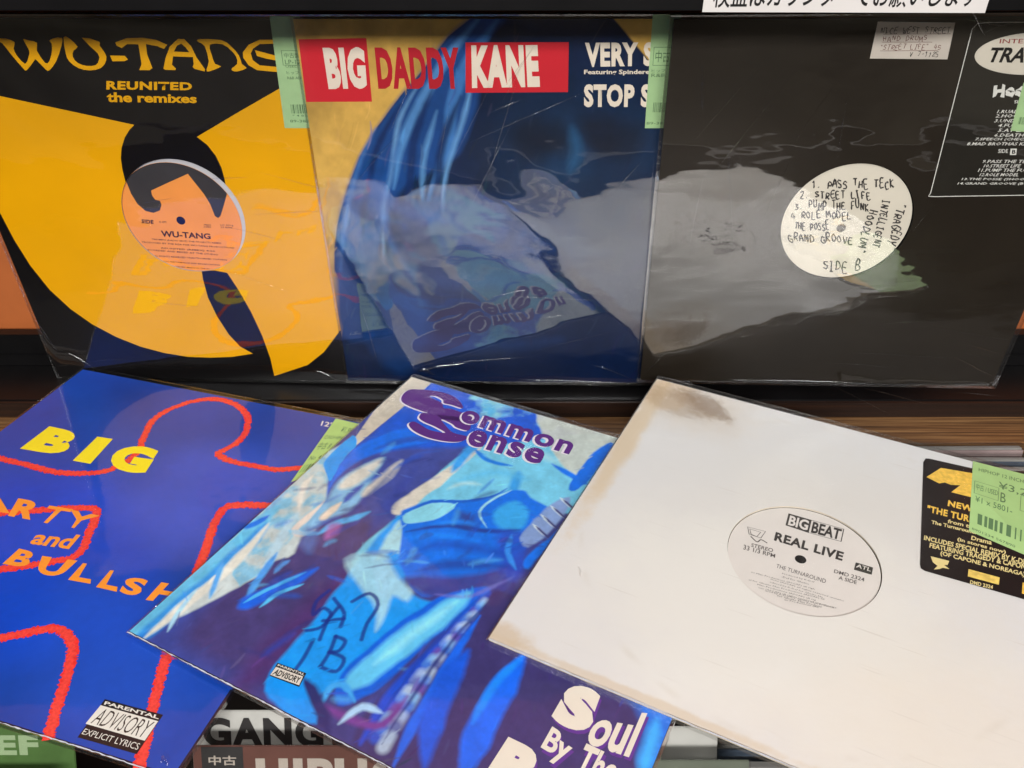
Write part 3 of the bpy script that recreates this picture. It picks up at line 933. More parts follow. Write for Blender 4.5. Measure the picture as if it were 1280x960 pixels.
for s, q in [('1. PASS THE TECK', [(-39.7,37.2),(21.4,39.1),(23.2,32.1),(-38.6,31.8)]), ('2. STREET LIFE', [(-46.9,28.5),(6.1,29.4),(8.0,23.6),(-45.9,23.3)]), ('3. PUMP THE FUNK', [(-49.2,20.6),(7.2,20.4),(8.8,13.5),(-48.1,15.0)]), ('4 ROLE MODEL', [(-50.4,12.9),(-4.2,12.3),(-2.8,6.3),(-49.4,7.4)]), ('. THE POSSE', [(-52.5,3.7),(-18.8,2.8),(-17.4,-3.6),(-51.5,-2.0)]), ('GRAND GROOVE', [(-50.2,-6.3),(1.6,-8.4),(3.0,-14.7),(-48.0,-12.6)]), ('SIDE B', [(-17.8,-30.8),(13.4,-29.6),(14.7,-39.0),(-16.1,-39.1)]),
             ('HOODLUM"', [(14.2,13.6),(12.7,-24.7),(7.1,-22.9),(7.9,15.3)]), ('INTELLIGENT', [(21.8,21.9),(23.9,-19.5),(18.0,-17.7),(16.3,23.0)]), ('"TRAGEDY"', [(35.5,19.0),(36.7,-22.6),(29.4,-19.5),(28.9,20.2)])]:
    hand('hand_lettering', s, q, Z3, PEN, lb, 1.0, len(s) + int(q[0][0]))
# small handwritten tag
TAGP = mat('tag_paper', (214, 204, 192), .6, .03)
q = [(-19.4,152.0),(31.1,151.1),(33.0,127.3),(-18.9,128.1)]
st = sheet('handwritten_sticker', q, .3, TAGP, rec)
RP = mat('brown_pen', (120, 78, 72), .6)
for s, k, m_ in [('NICE WEST STREET', [(-16.5,148.4),(30.0,148.1),(30.0,144.5),(-16.1,144.8)], PEN), ('HAND DRUMS', [(-13.5,142.7),(15.9,142.6),(16.3,139.5),(-13.2,139.6)], RP), ('"STREET LIFE" 45', [(-14.2,137.0),(26.4,137.3),(26.9,133.7),(-14.5,133.9)], RP), ('¥ 7-1125', [(7.2,132.2),(26.8,132.1),(26.7,128.9),(7.0,129.0)], PEN)]:
    hand('pen_lettering', s, k, .36, m_, st, .4, len(s))
for a, b in [([(-13.8,144.0)][0], [(30.1,144.0)][0]), ([(-13.6,138.9)][0], [(19.7,138.7)][0]), ([(-13.2,133.1)][0], [(24.9,133.2)][0])]:
    ribbon('ruled_line', [a, b], .3, .35, RP, st, sm=False)
# printed track list sheet, runs on to the edge of the sleeve
O = [(42.2,150.5),(187.0,150.6),(187.3,28.6),(49.3,26.0)]
ts = sheet('track_list', O, .28, mat('track_sheet_black', (38, 35, 29), .5, .1, 20), rec)
fr = [(49.6,29.2),(43.3,147.0),(45.8,150.5),(53.4,151.0),(176.7,151.1)]
ribbon('printed_border', fr, .6, .34, WHITE_INK, ts, sm=False)
ribbon('printed_border', [(49.6,29.2),(48.8,26.6),(53.3,26.3),(181.3,29.2)], .6, .34, WHITE_INK, ts, sm=False)
el = [(88.8,130.7)][0]
a0 = [(50.2,131.5)][0]
t0 = [(83.8,144.7)][0]
rx, ry = abs(el[0] - a0[0]), abs(t0[1] - el[1])
sheet('title_oval', [(el[0] + rx * math.cos(a / 30 * math.pi), el[1] + ry * math.sin(a / 30 * math.pi)) for a in range(60)], .34, mat('oval_cream', (222, 214, 198), .6, .03), ts)
txt('title_lettering', 'TRAGEDY', [(60.1,135.1),(118.5,134.8),(117.3,124.3),(59.1,125.1)], .4, INK, ts, .03)
txt('title_lettering', 'INTELLIGENT', [(63.5,140.5),(107.5,140.5),(108.1,137.4),(63.9,137.6)], .4, mat('dull_red_ink', (150, 70, 66), .5), ts, .01)
txt('title_lettering', 'Hoodlum', [(69.9,109.9),(115.7,111.9),(117.4,101.5),(71.0,101.6)], .4, WHITE_INK, ts, .07, jitter=.6)
txt('track_lettering', 'SIDE A', [(86.9,99.3),(98.8,99.3),(99.1,97.0),(87.2,97.1)], .4, WHITE_INK, ts, .01, 2)
for s, a, b in [('1.RUAL TRAGEDY', (78.3,92.5), (113.0,90.1)), ('2.HOODLUM LIFE', (78.3,89.4), (118.5,87.0)), ('3.UNDERGROUND', (78.6,85.9), (119.8,83.5)), ('4.FUNK MODE', (82.2,82.5), (115.6,80.0)), ('5.AT LARGE', (83.4,79.0), (112.4,76.5)), ('6.DEATH ROW', (81.8,75.4), (117.0,73.0)), ('7.SPEECH (CHECK SOUND)', (69.4,72.2), (124.9,69.7)), ('8.MAD BROTHAS KNOW HIS NAME', (64.8,68.9), (138.3,66.5)),
                     ('9.PASS THE TECK', (79.8,55.6), (117.5,53.1)), ('10.STREET LIFE', (82.0,52.2), (107.9,49.6)), ('11.PUMP THE FUNK', (79.1,48.8), (118.8,46.2)), ('12.ROLE MODEL', (81.3,45.3), (109.1,42.8)), ('13.THE POSSE (SHOOT EM UP)', (69.3,41.5), (133.9,39.1)), ('14.GRAND GROOVE (BONUS MIX)', (67.4,38.0), (138.6,35.6))]:
    txt('track_lettering', s, [(a[0], a[1]), (b[0], a[1]), (b[0] - .5, b[1]), (a[0] - .5, b[1])], .4, WHITE_INK, ts, .012, 1)
txt('track_lettering', 'SIDE', [(87.8,63.8),(94.6,63.8),(95.3,60.8),(88.3,60.8)], .4, WHITE_INK, ts, .01, 2)
sheet('printed_box', [(96.2,64.1),(100.6,64.1),(101.7,59.3),(97.2,59.3)], .37, WHITE_INK, ts)
txt('track_lettering', 'B', [(97.6,63.2),(100.1,63.2),(100.9,60.2),(98.3,60.2)], .42, INK, ts, .03, 2)
price_sticker(rec, [(88.7,111.5),(106.3,111.4),(110.5,75.7),(91.6,77.5)], .5, GREEN, [('中古 B', .2, .3, .6, .12)], (.2, .7, .6, .15), (), 8)
sleeve(rec, 154, FILM_BLK, .9, 1.2, 14, m=(3, 4, 3, 3))
scratches(rec, -90, 70, R(80), .25, 7, 6)
scratches(rec, 90, -110, R(-12), .2, 9, 12)
creases(rec, [([(110.5,-122.2)][0], [(154.2,-143.0)][0], 1.0, .9), ([(118.6,-109.3)][0], [(149.0,-117.2)][0], .8, .7), ([(-135.7,-122.5)][0], [(-150.5,-147.6)][0], .8, .7), ([(44.9,-3.7)][0], [(55.4,23.4)][0], .7, .5), ([(-83.2,-151.7)][0], [(57.1,-151.4)][0], .5, .6)], 1.2)
creases(rec, [([(44.0,156.0)][0], [(41.9,134.6)][0], .9, .8), ([(36.2,153.1)][0], [(66.9,148.9)][0], .8, .7), ([(51.0,143.9)][0], [(71.9,153.8)][0], .7, .6), ([(38.0,159.1)][0], [(53.4,142.8)][0], .7, .6), ([(-133.5,130.2)][0], [(-126.6,91.1)][0], 1.2, .6)], 1.2)

# ============================================================ RECORD 4: blue with red crayon
rec = empty('vinyl_record', 'blue record sleeve with red crayon outlines and yellow and orange title', 'record', 'records lying on the bin', pose=([[0.96011, 0.27934, 0.01251], [-0.27899, 0.954, 0.10974], [0.01872, -0.10885, 0.99388]], [-0.28846, 0.39879, 0.03385]))
cv = cover_board(rec, 158.5, mat('board_blue', (34, 52, 160), .45), thick=2.6, side=mat('blue_board_edge', (34, 38, 74), .6, .2, 60))
p = Paint(158.5, 300, (18, 72, 178))
p.poly([(-158.4,159.8),(85.2,157.9),(60.3,104.1),(-52.4,103.3)], (24, 60, 160), 14, .6)
p.poly([(-126.5,-13.9),(-24.8,36.5),(81.8,-62.9),(58.4,-108.9),(-25.0,-121.7)], (8, 76, 216), 16, .7)
p.poly([(3.7,-42.5),(121.0,-77.6),(129.8,-158.2),(55.1,-144.7)], (34, 84, 200), 14, .6)
p.poly([(-1.3,85.1),(76.8,87.9),(87.3,-17.1),(-1.4,6.1)], (50, 86, 206), 14, .6)
p.tint(60, .22, 3)
p.tint(4, .06, 4)
p.build('printed_picture', .06, cv, vcol_mat('picture_ink_blue', .4))
CRA = mat('crayon_red', (238, 52, 48), .6, .12, 400)
CRA2 = mat('crayon_red_light', (246, 72, 62), .6, .15, 500)
ZC = .14
for w, pts in [(5.5, [(-178.7,30.5),(-148.0,31.3),(-122.6,30.7),(-100.8,30.2),(-79.4,29.7),(-60.3,33.5),(-45.7,40.0),(-36.0,51.2),(-33.7,69.8),(-42.0,89.2),(-48.2,110.5),(-44.5,127.5),(-33.1,143.6),(-15.3,152.9),(6.0,150.6),(24.0,138.9),(34.2,120.8),(36.0,105.5),(31.8,93.2),(29.1,85.9),(45.1,81.3),(62.8,81.5),(83.3,82.7),(100.3,90.0),(126.4,100.1)]),
               (6.5, [(135.4,55.2),(113.1,47.5),(92.9,42.2),(78.2,38.6),(70.1,33.4),(69.7,23.4),(73.2,9.7),(79.8,-7.4),(84.3,-21.9),(89.6,-39.2),(96.6,-58.4),(102.2,-76.8),(108.4,-93.9),(115.2,-109.7),(121.6,-124.7),(127.5,-136.3),(133.7,-149.7),(139.2,-162.6)]),
               (6, [(-98.2,-27.9),(-78.7,-18.4),(-53.4,-7.1),(-35.0,0.3),(-19.9,3.2),(-13.0,-6.3),(-8.5,-17.8),(-2.0,-32.3),(-3.0,-42.2),(-15.5,-50.7),(-28.3,-58.4),(-41.6,-65.5),(-59.8,-74.1)]),
               (6.5, [(-12.8,-121.7),(2.2,-112.2),(13.6,-104.9),(25.1,-97.5),(35.1,-96.4),(44.5,-100.7),(51.0,-106.3),(56.9,-115.5),(62.1,-125.7),(67.1,-135.5),(72.9,-147.4),(80.1,-160.8)])]:
    ribbon('crayon_line', pts, w, ZC, CRA, cv, rough=1.0, step=.75)
    ribbon('crayon_line', [(x + rng.uniform(-.6, .6), y + rng.uniform(-.6, .6)) for x, y in pts], w * .75, ZC + .03, CRA2, cv, rough=1.3, step=.6)
YL = mat('lemon_ink', (250, 232, 44), .45, .02)
OR = mat('orange_ink', (252, 158, 56), .45, .02)


def slab(ch, quad, m, b=.07):
    txt('title_lettering', ch, quad, .22, m, cv, b, 4)


slab('B', [(-125.1,77.4),(-91.7,77.3),(-88.0,47.7),(-126.2,45.6)], YL)
slab('I', [(-77.6,77.1),(-63.6,78.1),(-59.4,46.0),(-75.3,45.3)], YL)
slab('G', [(-53.9,74.4),(-18.5,78.7),(-10.8,46.7),(-45.4,45.2)], YL)
for ch, q in [('P', [(-137.6,-8.8),(-114.6,-6.5),(-109.5,-25.1),(-131.9,-27.5)]), ('A', [(-117.4,-3.5),(-94.5,-1.3),(-76.9,-18.7),(-114.5,-23.1)]), ('R', [(-83.1,-3.4),(-59.5,-1.7),(-57.6,-19.9),(-76.1,-21.2)]), ('T', [(-55.4,-3.2),(-35.5,-1.6),(-37.5,-19.0),(-51.9,-19.9)]), ('Y', [(-37.8,-2.3),(-12.5,-1.7),(-17.7,-18.1),(-27.6,-17.7)]),
              ('and', [(-43.2,-26.7),(-12.2,-22.3),(-10.5,-36.5),(-40.8,-40.1)]),
              ('B', [(-43.7,-45.8),(-28.8,-45.3),(-26.2,-59.3),(-43.9,-60.9)]), ('U', [(-23.5,-46.9),(2.7,-43.6),(1.6,-60.0),(-15.8,-61.5)]), ('L', [(7.9,-44.4),(15.6,-43.6),(25.3,-58.7),(8.6,-60.0)]), ('L', [(29.9,-44.6),(36.5,-43.3),(46.5,-59.5),(30.7,-60.0)]), ('S', [(44.9,-46.0),(61.0,-44.1),(62.1,-59.1),(47.9,-59.8)]), ('H', [(69.4,-43.8),(89.2,-42.2),(86.7,-57.9),(68.8,-59.9)]), ('I', [(92.4,-43.4),(99.3,-42.8),(97.6,-58.1),(89.5,-58.5)]), ('T', [(101.2,-42.9),(120.6,-40.6),(114.2,-56.5),(104.7,-57.3)])]:
    slab(ch, q, OR, .02 if ch == 'T' else .045 if ch != 'and' else .03)
txt('corner_lettering', '12" single', [(88.4,151.6),(123.1,151.7),(123.2,143.7),(90.6,142.9)], .2, WHITE_INK, cv, .02, 2)
# advisory box
qb = [(91.4,-131.0),(131.8,-130.8),(133.1,-153.9),(95.1,-154.8)]
bl = sheet('advisory_box', [(93.0,-130.2),(131.3,-129.3),(132.3,-154.1),(94.7,-154.9)], .3, mat('advisory_black', (26, 24, 30), .5), cv)
sheet('advisory_panel', [(93.4,-134.2),(131.2,-133.6),(131.5,-146.1),(93.2,-146.6)], .36, WHITE_INK, cv)
txt('advisory_lettering', 'ADVISORY', [(96.1,-135.6),(129.8,-134.5),(129.6,-144.9),(95.6,-145.6)], .42, INK, cv, -.008)
txt('advisory_lettering', 'PARENTAL', [(94.3,-131.2),(129.9,-130.3),(130.5,-132.5),(94.8,-133.3)], .42, WHITE_INK, cv, .03)
txt('advisory_lettering', 'EXPLICIT LYRICS', [(95.2,-149.1),(130.5,-148.2),(131.2,-152.0),(95.4,-152.6)], .42, WHITE_INK, cv, .0)
sleeve(rec, 158.5, FILM_FLAT, .5, .7, 21, m=(2, 2, 5, 2))
creases(rec, [([(147.8,-155.3)][0], [(151.6,-152.2)][0], 2.5, 1.5)], .8)

# ============================================================ RECORD 5: blue painted street scene
rec = empty('vinyl_record', 'record sleeve with loose blue painted picture and purple rounded title', 'record', 'records lying on the bin', pose=([[0.88737, 0.46096, -0.00921], [-0.45743, 0.88273, 0.10745], [0.05766, -0.09114, 0.99417]], [-0.02264, 0.36124, 0.04473]))
H5 = 159
cv = cover_board(rec, H5, mat('board_indigo', (50, 52, 120), .45), thick=2.6, side=mat('indigo_board_edge', (46, 44, 58), .6, .3, 60))
p = Paint(H5, 620, (62, 62, 130))
# ground: deep indigo field, brighter blue top
p.poly([(-169.3,155.9),(-15.1,165.4),(-31.2,109.2),(-68.2,90.5),(-66.1,22.9),(-66.2,-27.6),(-65.2,-90.5),(-73.0,-154.6),(-154.5,-164.1),(-157.6,-37.9),(-151.0,48.7)], (66, 72, 150), 6, 1)
p.poly([(-149.9,165.6),(-12.5,192.7),(2.9,126.4),(-54.0,97.7),(-88.2,80.4),(-124.6,55.2),(-135.9,28.6),(-132.1,-5.7),(-141.8,36.5),(-142.9,116.5)], (20, 84, 200), 3, 1)
p.poly([(-144.1,49.9),(-119.9,93.9),(-84.9,99.6),(-101.8,78.1),(-124.6,55.2),(-134.1,24.1),(-128.4,-5.7)], (10, 108, 224), 1.5, 1)
p.poly([(-116.1,-16.8),(-80.1,-7.9),(-56.9,-31.4),(-65.2,-90.5),(-68.5,-146.1),(-106.3,-152.7),(-128.4,-144.0),(-129.8,-93.0),(-120.7,-55.3)], (76, 62, 118), 8, .9)
p.poly([(-72.8,-64.0),(-61.8,-33.9),(-57.1,-100.7),(-60.5,-148.2),(-77.2,-156.8)], (84, 48, 110), 7, .8)
# cream left edge and marbled paper
p.poly([(-169.7,163.0),(-138.0,160.0),(-139.9,118.1),(-142.9,81.1),(-144.6,48.5),(-153.0,53.4),(-151.8,65.8),(-159.9,105.3)], (216, 206, 188), .5, 1, .2, sm=False)
p.poly([(-156.7,45.8),(-149.9,63.2),(-144.6,48.5),(-142.3,19.9),(-126.7,-7.8),(-126.3,-26.8),(-113.2,-60.1),(-120.5,-72.1),(-122.4,-101.0),(-161.4,-164.2),(-167.3,-52.2),(-163.6,14.5)], (204, 212, 214), 1.2, 1)
p.poly([(-156.7,45.8),(-144.6,48.5),(-142.3,19.9),(-126.7,-7.8),(-126.3,-26.8),(-122.4,-101.0),(-167.3,-52.2),(-163.6,14.5)], (120, 176, 210), .8, .8, tex=9)
p.poly([(-149.8,21.5),(-153.8,33.7),(-156.0,66.1),(-144.3,56.7),(-143.9,45.4),(-138.5,21.9),(-135.9,10.6)], (0, 150, 236), .6, 1)
p.poly([(-157.6,-37.9),(-149.8,-34.0),(-144.8,-84.4),(-145.9,-130.2),(-150.8,-158.1),(-160.6,-161.8),(-163.1,-110.0)], (112, 186, 222), 1.4, 1)
p.poly([(-151.4,-53.3),(-144.3,-51.4),(-139.9,-82.0),(-143.0,-122.8),(-143.6,-158.5),(-153.3,-162.1),(-152.7,-120.2)], (40, 132, 216), 1.6, .8)
p.line([(-146.6,-46.2),(-142.2,-87.2),(-144.3,-124.9),(-146.7,-158.8)], (232, 232, 222), 8, 1.2)
p.line([(-135.8,-26.8),(-129.8,-53.0),(-119.4,-81.3)], (196, 212, 226), 7, 1.6)
p.line([(-123.1,-65.1),(-117.9,-87.0),(-110.7,-107.8)], (84, 150, 222), 5, 1)
p.line([(-150.6,-87.4),(-142.4,-103.4),(-133.8,-116.6)], (96, 160, 226), 4, 1)
p.line([(-148.2,-114.1),(-143.8,-134.2),(-138.1,-148.9)], (180, 206, 230), 3, .8)
p.line([(-161.6,-58.4),(-155.3,-50.7),(-152.2,-39.8)], (30, 110, 210), 5, 1)
# left standing shape with pale folded highlights
p.poly([(-126.8,-4.9),(-130.0,15.7),(-124.9,39.5),(-115.5,53.1),(-110.9,35.8),(-105.5,19.8),(-103.5,6.9),(-102.5,-6.2),(-111.9,-22.2),(-116.9,-37.5),(-121.9,-45.4),(-129.1,-40.1),(-129.0,-23.4)], (140, 182, 216), 2.2, .9)
p.poly([(-127.1,11.0),(-126.4,32.3),(-117.2,51.1),(-113.2,36.8),(-114.2,17.5),(-120.6,8.2)], (226, 222, 210), 2.4, .9)
p.poly([(-105.6,9.8),(-105.5,36.5),(-100.3,56.3),(-96.6,45.2),(-96.9,26.3),(-99.8,9.7)], (228, 222, 208), 2.0, .85)
p.line([(-126.7,-8.8),(-126.3,-27.7),(-126.5,-42.4),(-118.9,-43.9),(-113.9,-36.0)], (236, 224, 216), 5, .8)
p.line([(-114.0,-4.3),(-116.0,-18.7),(-116.0,-26.1)], (238, 222, 206), 6, 1.2)
p.line([(-89.1,-3.2),(-96.5,-14.4),(-105.2,-25.3),(-109.3,-39.0)], (84, 166, 222), 6, 1.2)
p.line([(-110.4,19.4),(-112.0,6.5),(-111.9,-3.3)], (56, 84, 170), 5, 1.4)
p.poly([(-109.3,-27.3),(-101.2,-23.2),(-97.7,-31.4),(-101.8,-38.8)], (190, 110, 190), 2.2, .7)
p.poly([(-121.0,-37.8),(-110.8,-36.2),(-102.9,-54.8),(-113.8,-51.8)], (90, 110, 178), 3, .8)
p.line([(-89.2,-64.4),(-99.0,-89.1),(-107.5,-106.2),(-110.7,-113.7)], (30, 96, 214), 11, 1.6)
p.line([(-94.1,-70.9),(-103.7,-91.5),(-110.7,-110.0)], (84, 176, 236), 3, .7)
p.line([(-88.2,-79.7),(-95.9,-92.8),(-99.3,-107.9)], (96, 190, 240), 3, .7)
p.line([(-110.8,-67.2),(-112.7,-73.1),(-111.7,-80.6)], (90, 140, 210), 4, 1)
p.line([(-151.4,9.0),(-148.5,-5.9),(-135.8,-26.8)], (236, 234, 226), 5, 1.5)
# diagonal wall edge and pale wall on the right
p.poly([(-60.8,94.2),(-33.6,113.7),(52.4,174.7),(85.3,85.2),(33.8,59.1),(10.5,28.9),(-38.4,22.5),(-43.0,-32.7),(-41.1,-63.4),(-72.0,-47.5),(-66.8,8.1),(-69.6,2.0),(-68.0,36.8)], (126, 192, 218), 1.2, 1)
p.poly([(-69.2,11.7),(-50.3,9.0),(-37.2,-29.7),(-21.6,-53.5),(7.5,-53.5),(3.0,-83.8),(-14.7,-124.8),(-33.5,-152.3),(-58.2,-144.0),(-61.6,-103.0)], (24, 146, 228), 1.5, 1)
p.poly([(-58.3,89.8),(-54.0,97.7),(-56.6,52.8),(-62.2,27.8),(-65.3,8.9),(-74.1,3.5),(-77.8,14.0),(-72.4,32.6),(-64.0,64.9)], (226, 220, 206), 1, 1)
p.poly([(-65.8,-0.7),(-56.4,-0.5),(-44.2,-25.0),(-52.0,-29.0),(-57.5,-40.1)], (176, 204, 212), 1.4, .95)
p.poly([(-76.8,-49.9),(-61.8,-33.9),(-47.8,-35.2),(-32.9,-47.7),(-19.7,-48.7),(-18.1,-60.7),(-29.9,-61.4),(-25.1,-77.3),(-22.4,-89.9),(-35.2,-75.2),(-52.4,-65.3)], (176, 206, 218), 2.0, .85)
p.poly([(-101.7,168.4),(-64.0,172.2),(40.7,168.9),(42.6,146.4),(10.1,141.6),(-51.0,147.3),(-69.5,125.5),(-89.8,140.7)], (150, 196, 210), 1.5, 1, tex=14)
p.poly([(-34.3,162.1),(15.4,162.1),(39.8,162.4),(29.5,128.6),(34.2,98.8),(16.0,105.3),(-2.8,123.5)], (206, 210, 200), 1.2, .9)
p.poly([(-83.2,163.9),(-67.8,167.6),(-55.2,155.4),(-61.9,139.3),(-78.3,143.8)], (96, 178, 222), 2, .9, tex=6)
p.line([(-57.4,159.6),(-35.8,165.2),(-23.5,167.6)], (20, 130, 224), 6, 1.2)
p.line([(-59.7,94.8),(-39.9,87.9),(-21.1,89.8)], (16, 120, 214), 4, 1)
p.line([(-61.6,111.3),(-60.3,83.2),(-58.2,62.5)], (60, 150, 220), 8, 2)
p.line([(5.7,105.5),(29.2,98.3),(40.2,95.6)], (10, 110, 220), 5, 1)
p.line([(-13.2,85.2),(-9.0,71.7),(-5.0,58.7)], (60, 150, 215), 8, 2)
p.tint(9, .16, 41)
# seated figure: rounded jacket mass
p.poly([(-68.5,5.4),(-68.1,13.2),(-55.1,27.5),(-38.4,34.0),(-18.1,48.2),(-12.8,60.8),(-0.3,69.1),(9.0,63.8),(28.7,56.5),(26.6,37.1),(28.5,12.0),(33.4,-6.0),(30.0,-31.0),(17.2,-39.7),(1.3,-43.3),(-11.4,-52.1),(-27.8,-45.9),(-43.0,-32.7),(-54.2,-12.8)], (10, 108, 218), 1, 1)
p.poly([(-66.3,8.4),(-54.2,26.0),(-36.1,32.3),(-39.9,16.2),(-53.6,3.6),(-61.3,-0.2)], (150, 206, 222), .8, 1)
p.line([(-67.3,7.8),(-54.6,26.7),(-33.6,37.4),(-18.9,49.7),(-12.3,65.0)], (14, 92, 196), 3, .7)
p.line([(-4.6,21.2),(-17.7,33.0),(-14.7,51.8),(-8.3,65.0)], (170, 212, 226), 2, .6)
p.poly([(-8.4,37.7),(-0.4,56.2),(14.3,49.2),(16.3,30.0),(2.9,25.1)], (60, 164, 224), 2, .9)
p.line([(-54.4,-7.6),(-31.5,11.2),(-3.1,18.4),(16.3,30.0)], (28, 60, 150), 4, 1.2)
p.poly([(-30.1,26.7),(-20.2,28.0),(-9.7,18.7),(-19.6,15.5)], (40, 60, 140), 3, .9)
p.poly([(-30.2,-47.1),(-20.7,-37.5),(-1.1,-29.1),(19.1,-10.9),(28.5,12.0),(36.8,-16.1),(22.4,-38.6),(-6.5,-50.3)], (64, 56, 130), 3, .9)
p.poly([(4.4,22.3),(23.4,28.3),(36.0,-8.7),(26.3,-15.2),(12.4,3.8)], (36, 70, 180), 3, .8)
p.poly([(30.1,84.5),(27.2,105.7),(28.7,133.7),(35.0,151.8),(40.0,142.8),(39.8,112.1),(37.5,88.2)], (8, 104, 214), .8, 1)
p.poly([(19.8,23.0),(21.0,43.3),(25.1,64.2),(33.7,76.4),(36.9,60.7),(34.9,36.8),(29.3,16.6)], (140, 152, 198), 1, 1)
for a in ([[(27.4,73.2),(40.7,66.4)], [(24.8,62.1),(39.7,54.7)], [(22.6,50.6),(37.7,42.7)], [(21.8,39.2),(35.1,32.5)]]):
    p.line(a, (216, 222, 232), 2.4, .5, warp=.1)
    p.line([(x + 3, y - 1) for x, y in a], (60, 60, 120), 2, .6, warp=.1)
p.poly([(31.9,5.3),(38.4,35.9),(41.6,49.2),(40.7,18.1),(38.2,-1.2)], (12, 110, 222), 1, 1)
# leg: long pale tube, blue rim
p.poly([(17.5,-29.8),(1.3,-43.3),(-8.9,-65.5),(-16.2,-90.2),(-21.4,-115.8),(-19.9,-134.7),(-9.6,-143.0),(-1.1,-135.7),(6.1,-114.2),(11.7,-79.3),(19.8,-54.4),(25.3,-31.1)], (8, 92, 206), 1, 1)
p.poly([(14.5,-35.1),(4.3,-46.3),(-4.2,-68.1),(-11.7,-89.9),(-17.2,-113.6),(-16.9,-129.6),(-10.5,-133.5),(-3.8,-124.1),(3.4,-101.9),(10.4,-77.3),(16.2,-53.4)], (104, 188, 228), 1.8, 1)
p.line([(10.3,-46.2),(-0.3,-78.7),(-8.7,-109.3)], (150, 214, 236), 6, 2.4)
for q, c, w, sf, al in [([(-41.3,-23.5),(-21.7,-5.1),(11.5,3.3),(24.0,14.8)], (20, 70, 176), 8, 3, .7), ([(-50.9,-12.9),(-31.6,0.4),(-3.5,7.7)], (20, 128, 238), 5, 2, .8), ([(-27.4,-36.9),(-6.9,-19.3),(22.5,-5.9)], (30, 50, 140), 9, 3, .7), ([(-42.1,6.7),(-23.0,19.2),(-4.6,21.2)], (30, 130, 235), 4, 1.5, .7),
                     ([(-5.6,-46.8),(16.2,-38.0),(31.9,-12.3)], (120, 110, 190), 3, 1, .6), ([(13.4,23.3),(18.3,6.8),(30.6,-5.1)], (60, 150, 235), 4, 1, .7), ([(-128.1,60.2),(-106.4,85.2),(-75.3,96.2)], (44, 60, 150), 7, 2, .6), ([(-99.8,52.2),(-99.1,19.0),(-100.6,-18.3)], (40, 56, 140), 5, 2, .6),
                     ([(-86.1,53.8),(-83.1,27.2),(-79.8,1.6),(-75.7,-22.0)], (50, 60, 150), 9, 3, .6), ([(-48.5,56.9),(-28.6,77.5),(-2.5,80.2)], (96, 180, 222), 7, 3, .6), ([(-51.0,43.4),(-43.9,55.1),(-32.3,59.0)], (210, 226, 226), 4, 2, .6), ([(-31.2,109.2),(-11.5,112.3),(11.2,108.3)], (190, 214, 218), 8, 3, .6)]:
    p.line(q, c, w, sf, al)
r_ = random.Random(77)
F0 = [(-131.6,-24.7),(-94.4,44.2),(-76.8,-49.9),(-17.8,-11.6),(-3.4,30.9),(-92.6,-111.7),(-2.2,-118.5)]
for cx_, cy_ in F0:                                   # soft small folds and glints
    for _ in range(9):
        x0, y0 = cx_ + r_.uniform(-26, 26), cy_ + r_.uniform(-26, 26)
        a_ = R(50) + r_.gauss(0, .4)
        L_ = r_.uniform(8, 26)
        q = [(x0, y0), (x0 + L_ / 2 * math.cos(a_) + r_.uniform(-2, 2), y0 + L_ / 2 * math.sin(a_) + r_.uniform(-2, 2)), (x0 + L_ * math.cos(a_), y0 + L_ * math.sin(a_))]
        p.line(q, r_.choice([(30, 44, 120), (20, 90, 200), (100, 176, 226), (44, 52, 130), (16, 70, 180)]), r_.uniform(1.5, 5), r_.uniform(.8, 2.2), r_.uniform(.3, .6))
# dark side with long folds
p.poly([(25.3,-31.1),(39.2,-26.3),(78.7,-38.4),(177.2,-32.8),(195.5,-97.6),(39.5,-177.6),(9.8,-157.9),(7.0,-131.6),(12.5,-98.5),(18.5,-62.1)], (60, 52, 110), 1.5, 1)
p.line([(25.3,-31.1),(20.4,-74.9),(13.3,-116.6),(13.6,-155.9)], (24, 70, 190), 9, 1.4)
A0, B0, C0 = [(25.4,-35.5),(16.7,-80.1),(19.2,-150.4)]


def bez(t):
    return tuple((1 - t) ** 2 * A0[q] + 2 * t * (1 - t) * B0[q] + t * t * C0[q] for q in (0, 1))


tt = np.linspace(.02, .99, 20)
for off, seq in ((0, 0), (7, 3)):
    for i in range(19):
        c = [(200, 210, 230), (36, 100, 208), (128, 70, 150), (140, 190, 230), (30, 84, 200), (190, 196, 222), (50, 60, 150)][(i + seq) % 7]
        a_, b_ = bez(tt[i]), bez(tt[i + 1])
        p.line([(a_[0] + off * tt[i], a_[1] - off * .4), (b_[0] + off * tt[i + 1], b_[1] - off * .4)], c, 3 + 4.5 * tt[i], 1.6, .7, .3, taper=False)
p.line([(28.7,-49.9),(29.4,-89.9),(32.7,-129.8),(36.9,-159.5)], (20, 96, 216), 6, 1)
p.line([(28.5,-36.9),(22.3,-81.9),(24.4,-150.4)], (30, 44, 120), 2.2, .8, .8)
p.line([(21.1,-36.2),(13.6,-82.4),(14.5,-151.2)], (24, 60, 160), 2, .8, .7)
p.line([(34.8,-75.5),(35.2,-99.4),(40.7,-125.7),(52.0,-151.7)], (16, 84, 206), 14, 2)
p.line([(66.5,-63.2),(65.9,-95.6),(67.7,-122.9),(72.3,-148.8)], (8, 98, 224), 16, 1.6)
p.line([(66.5,-63.2),(60.5,-92.4),(61.7,-117.7)], (20, 130, 236), 5, 1.4)
p.line([(-3.1,-136.8),(-15.6,-131.3),(-22.3,-136.0),(-18.1,-150.2)], (70, 160, 226), 4, 1)
p.line([(-21.3,-146.1),(1.0,-146.0),(18.3,-140.0),(20.3,-119.0)], (120, 62, 150), 5, 1.6)
p.line([(-39.7,-137.6),(-23.3,-147.1),(-4.4,-157.1)], (40, 44, 110), 9, 1.6)
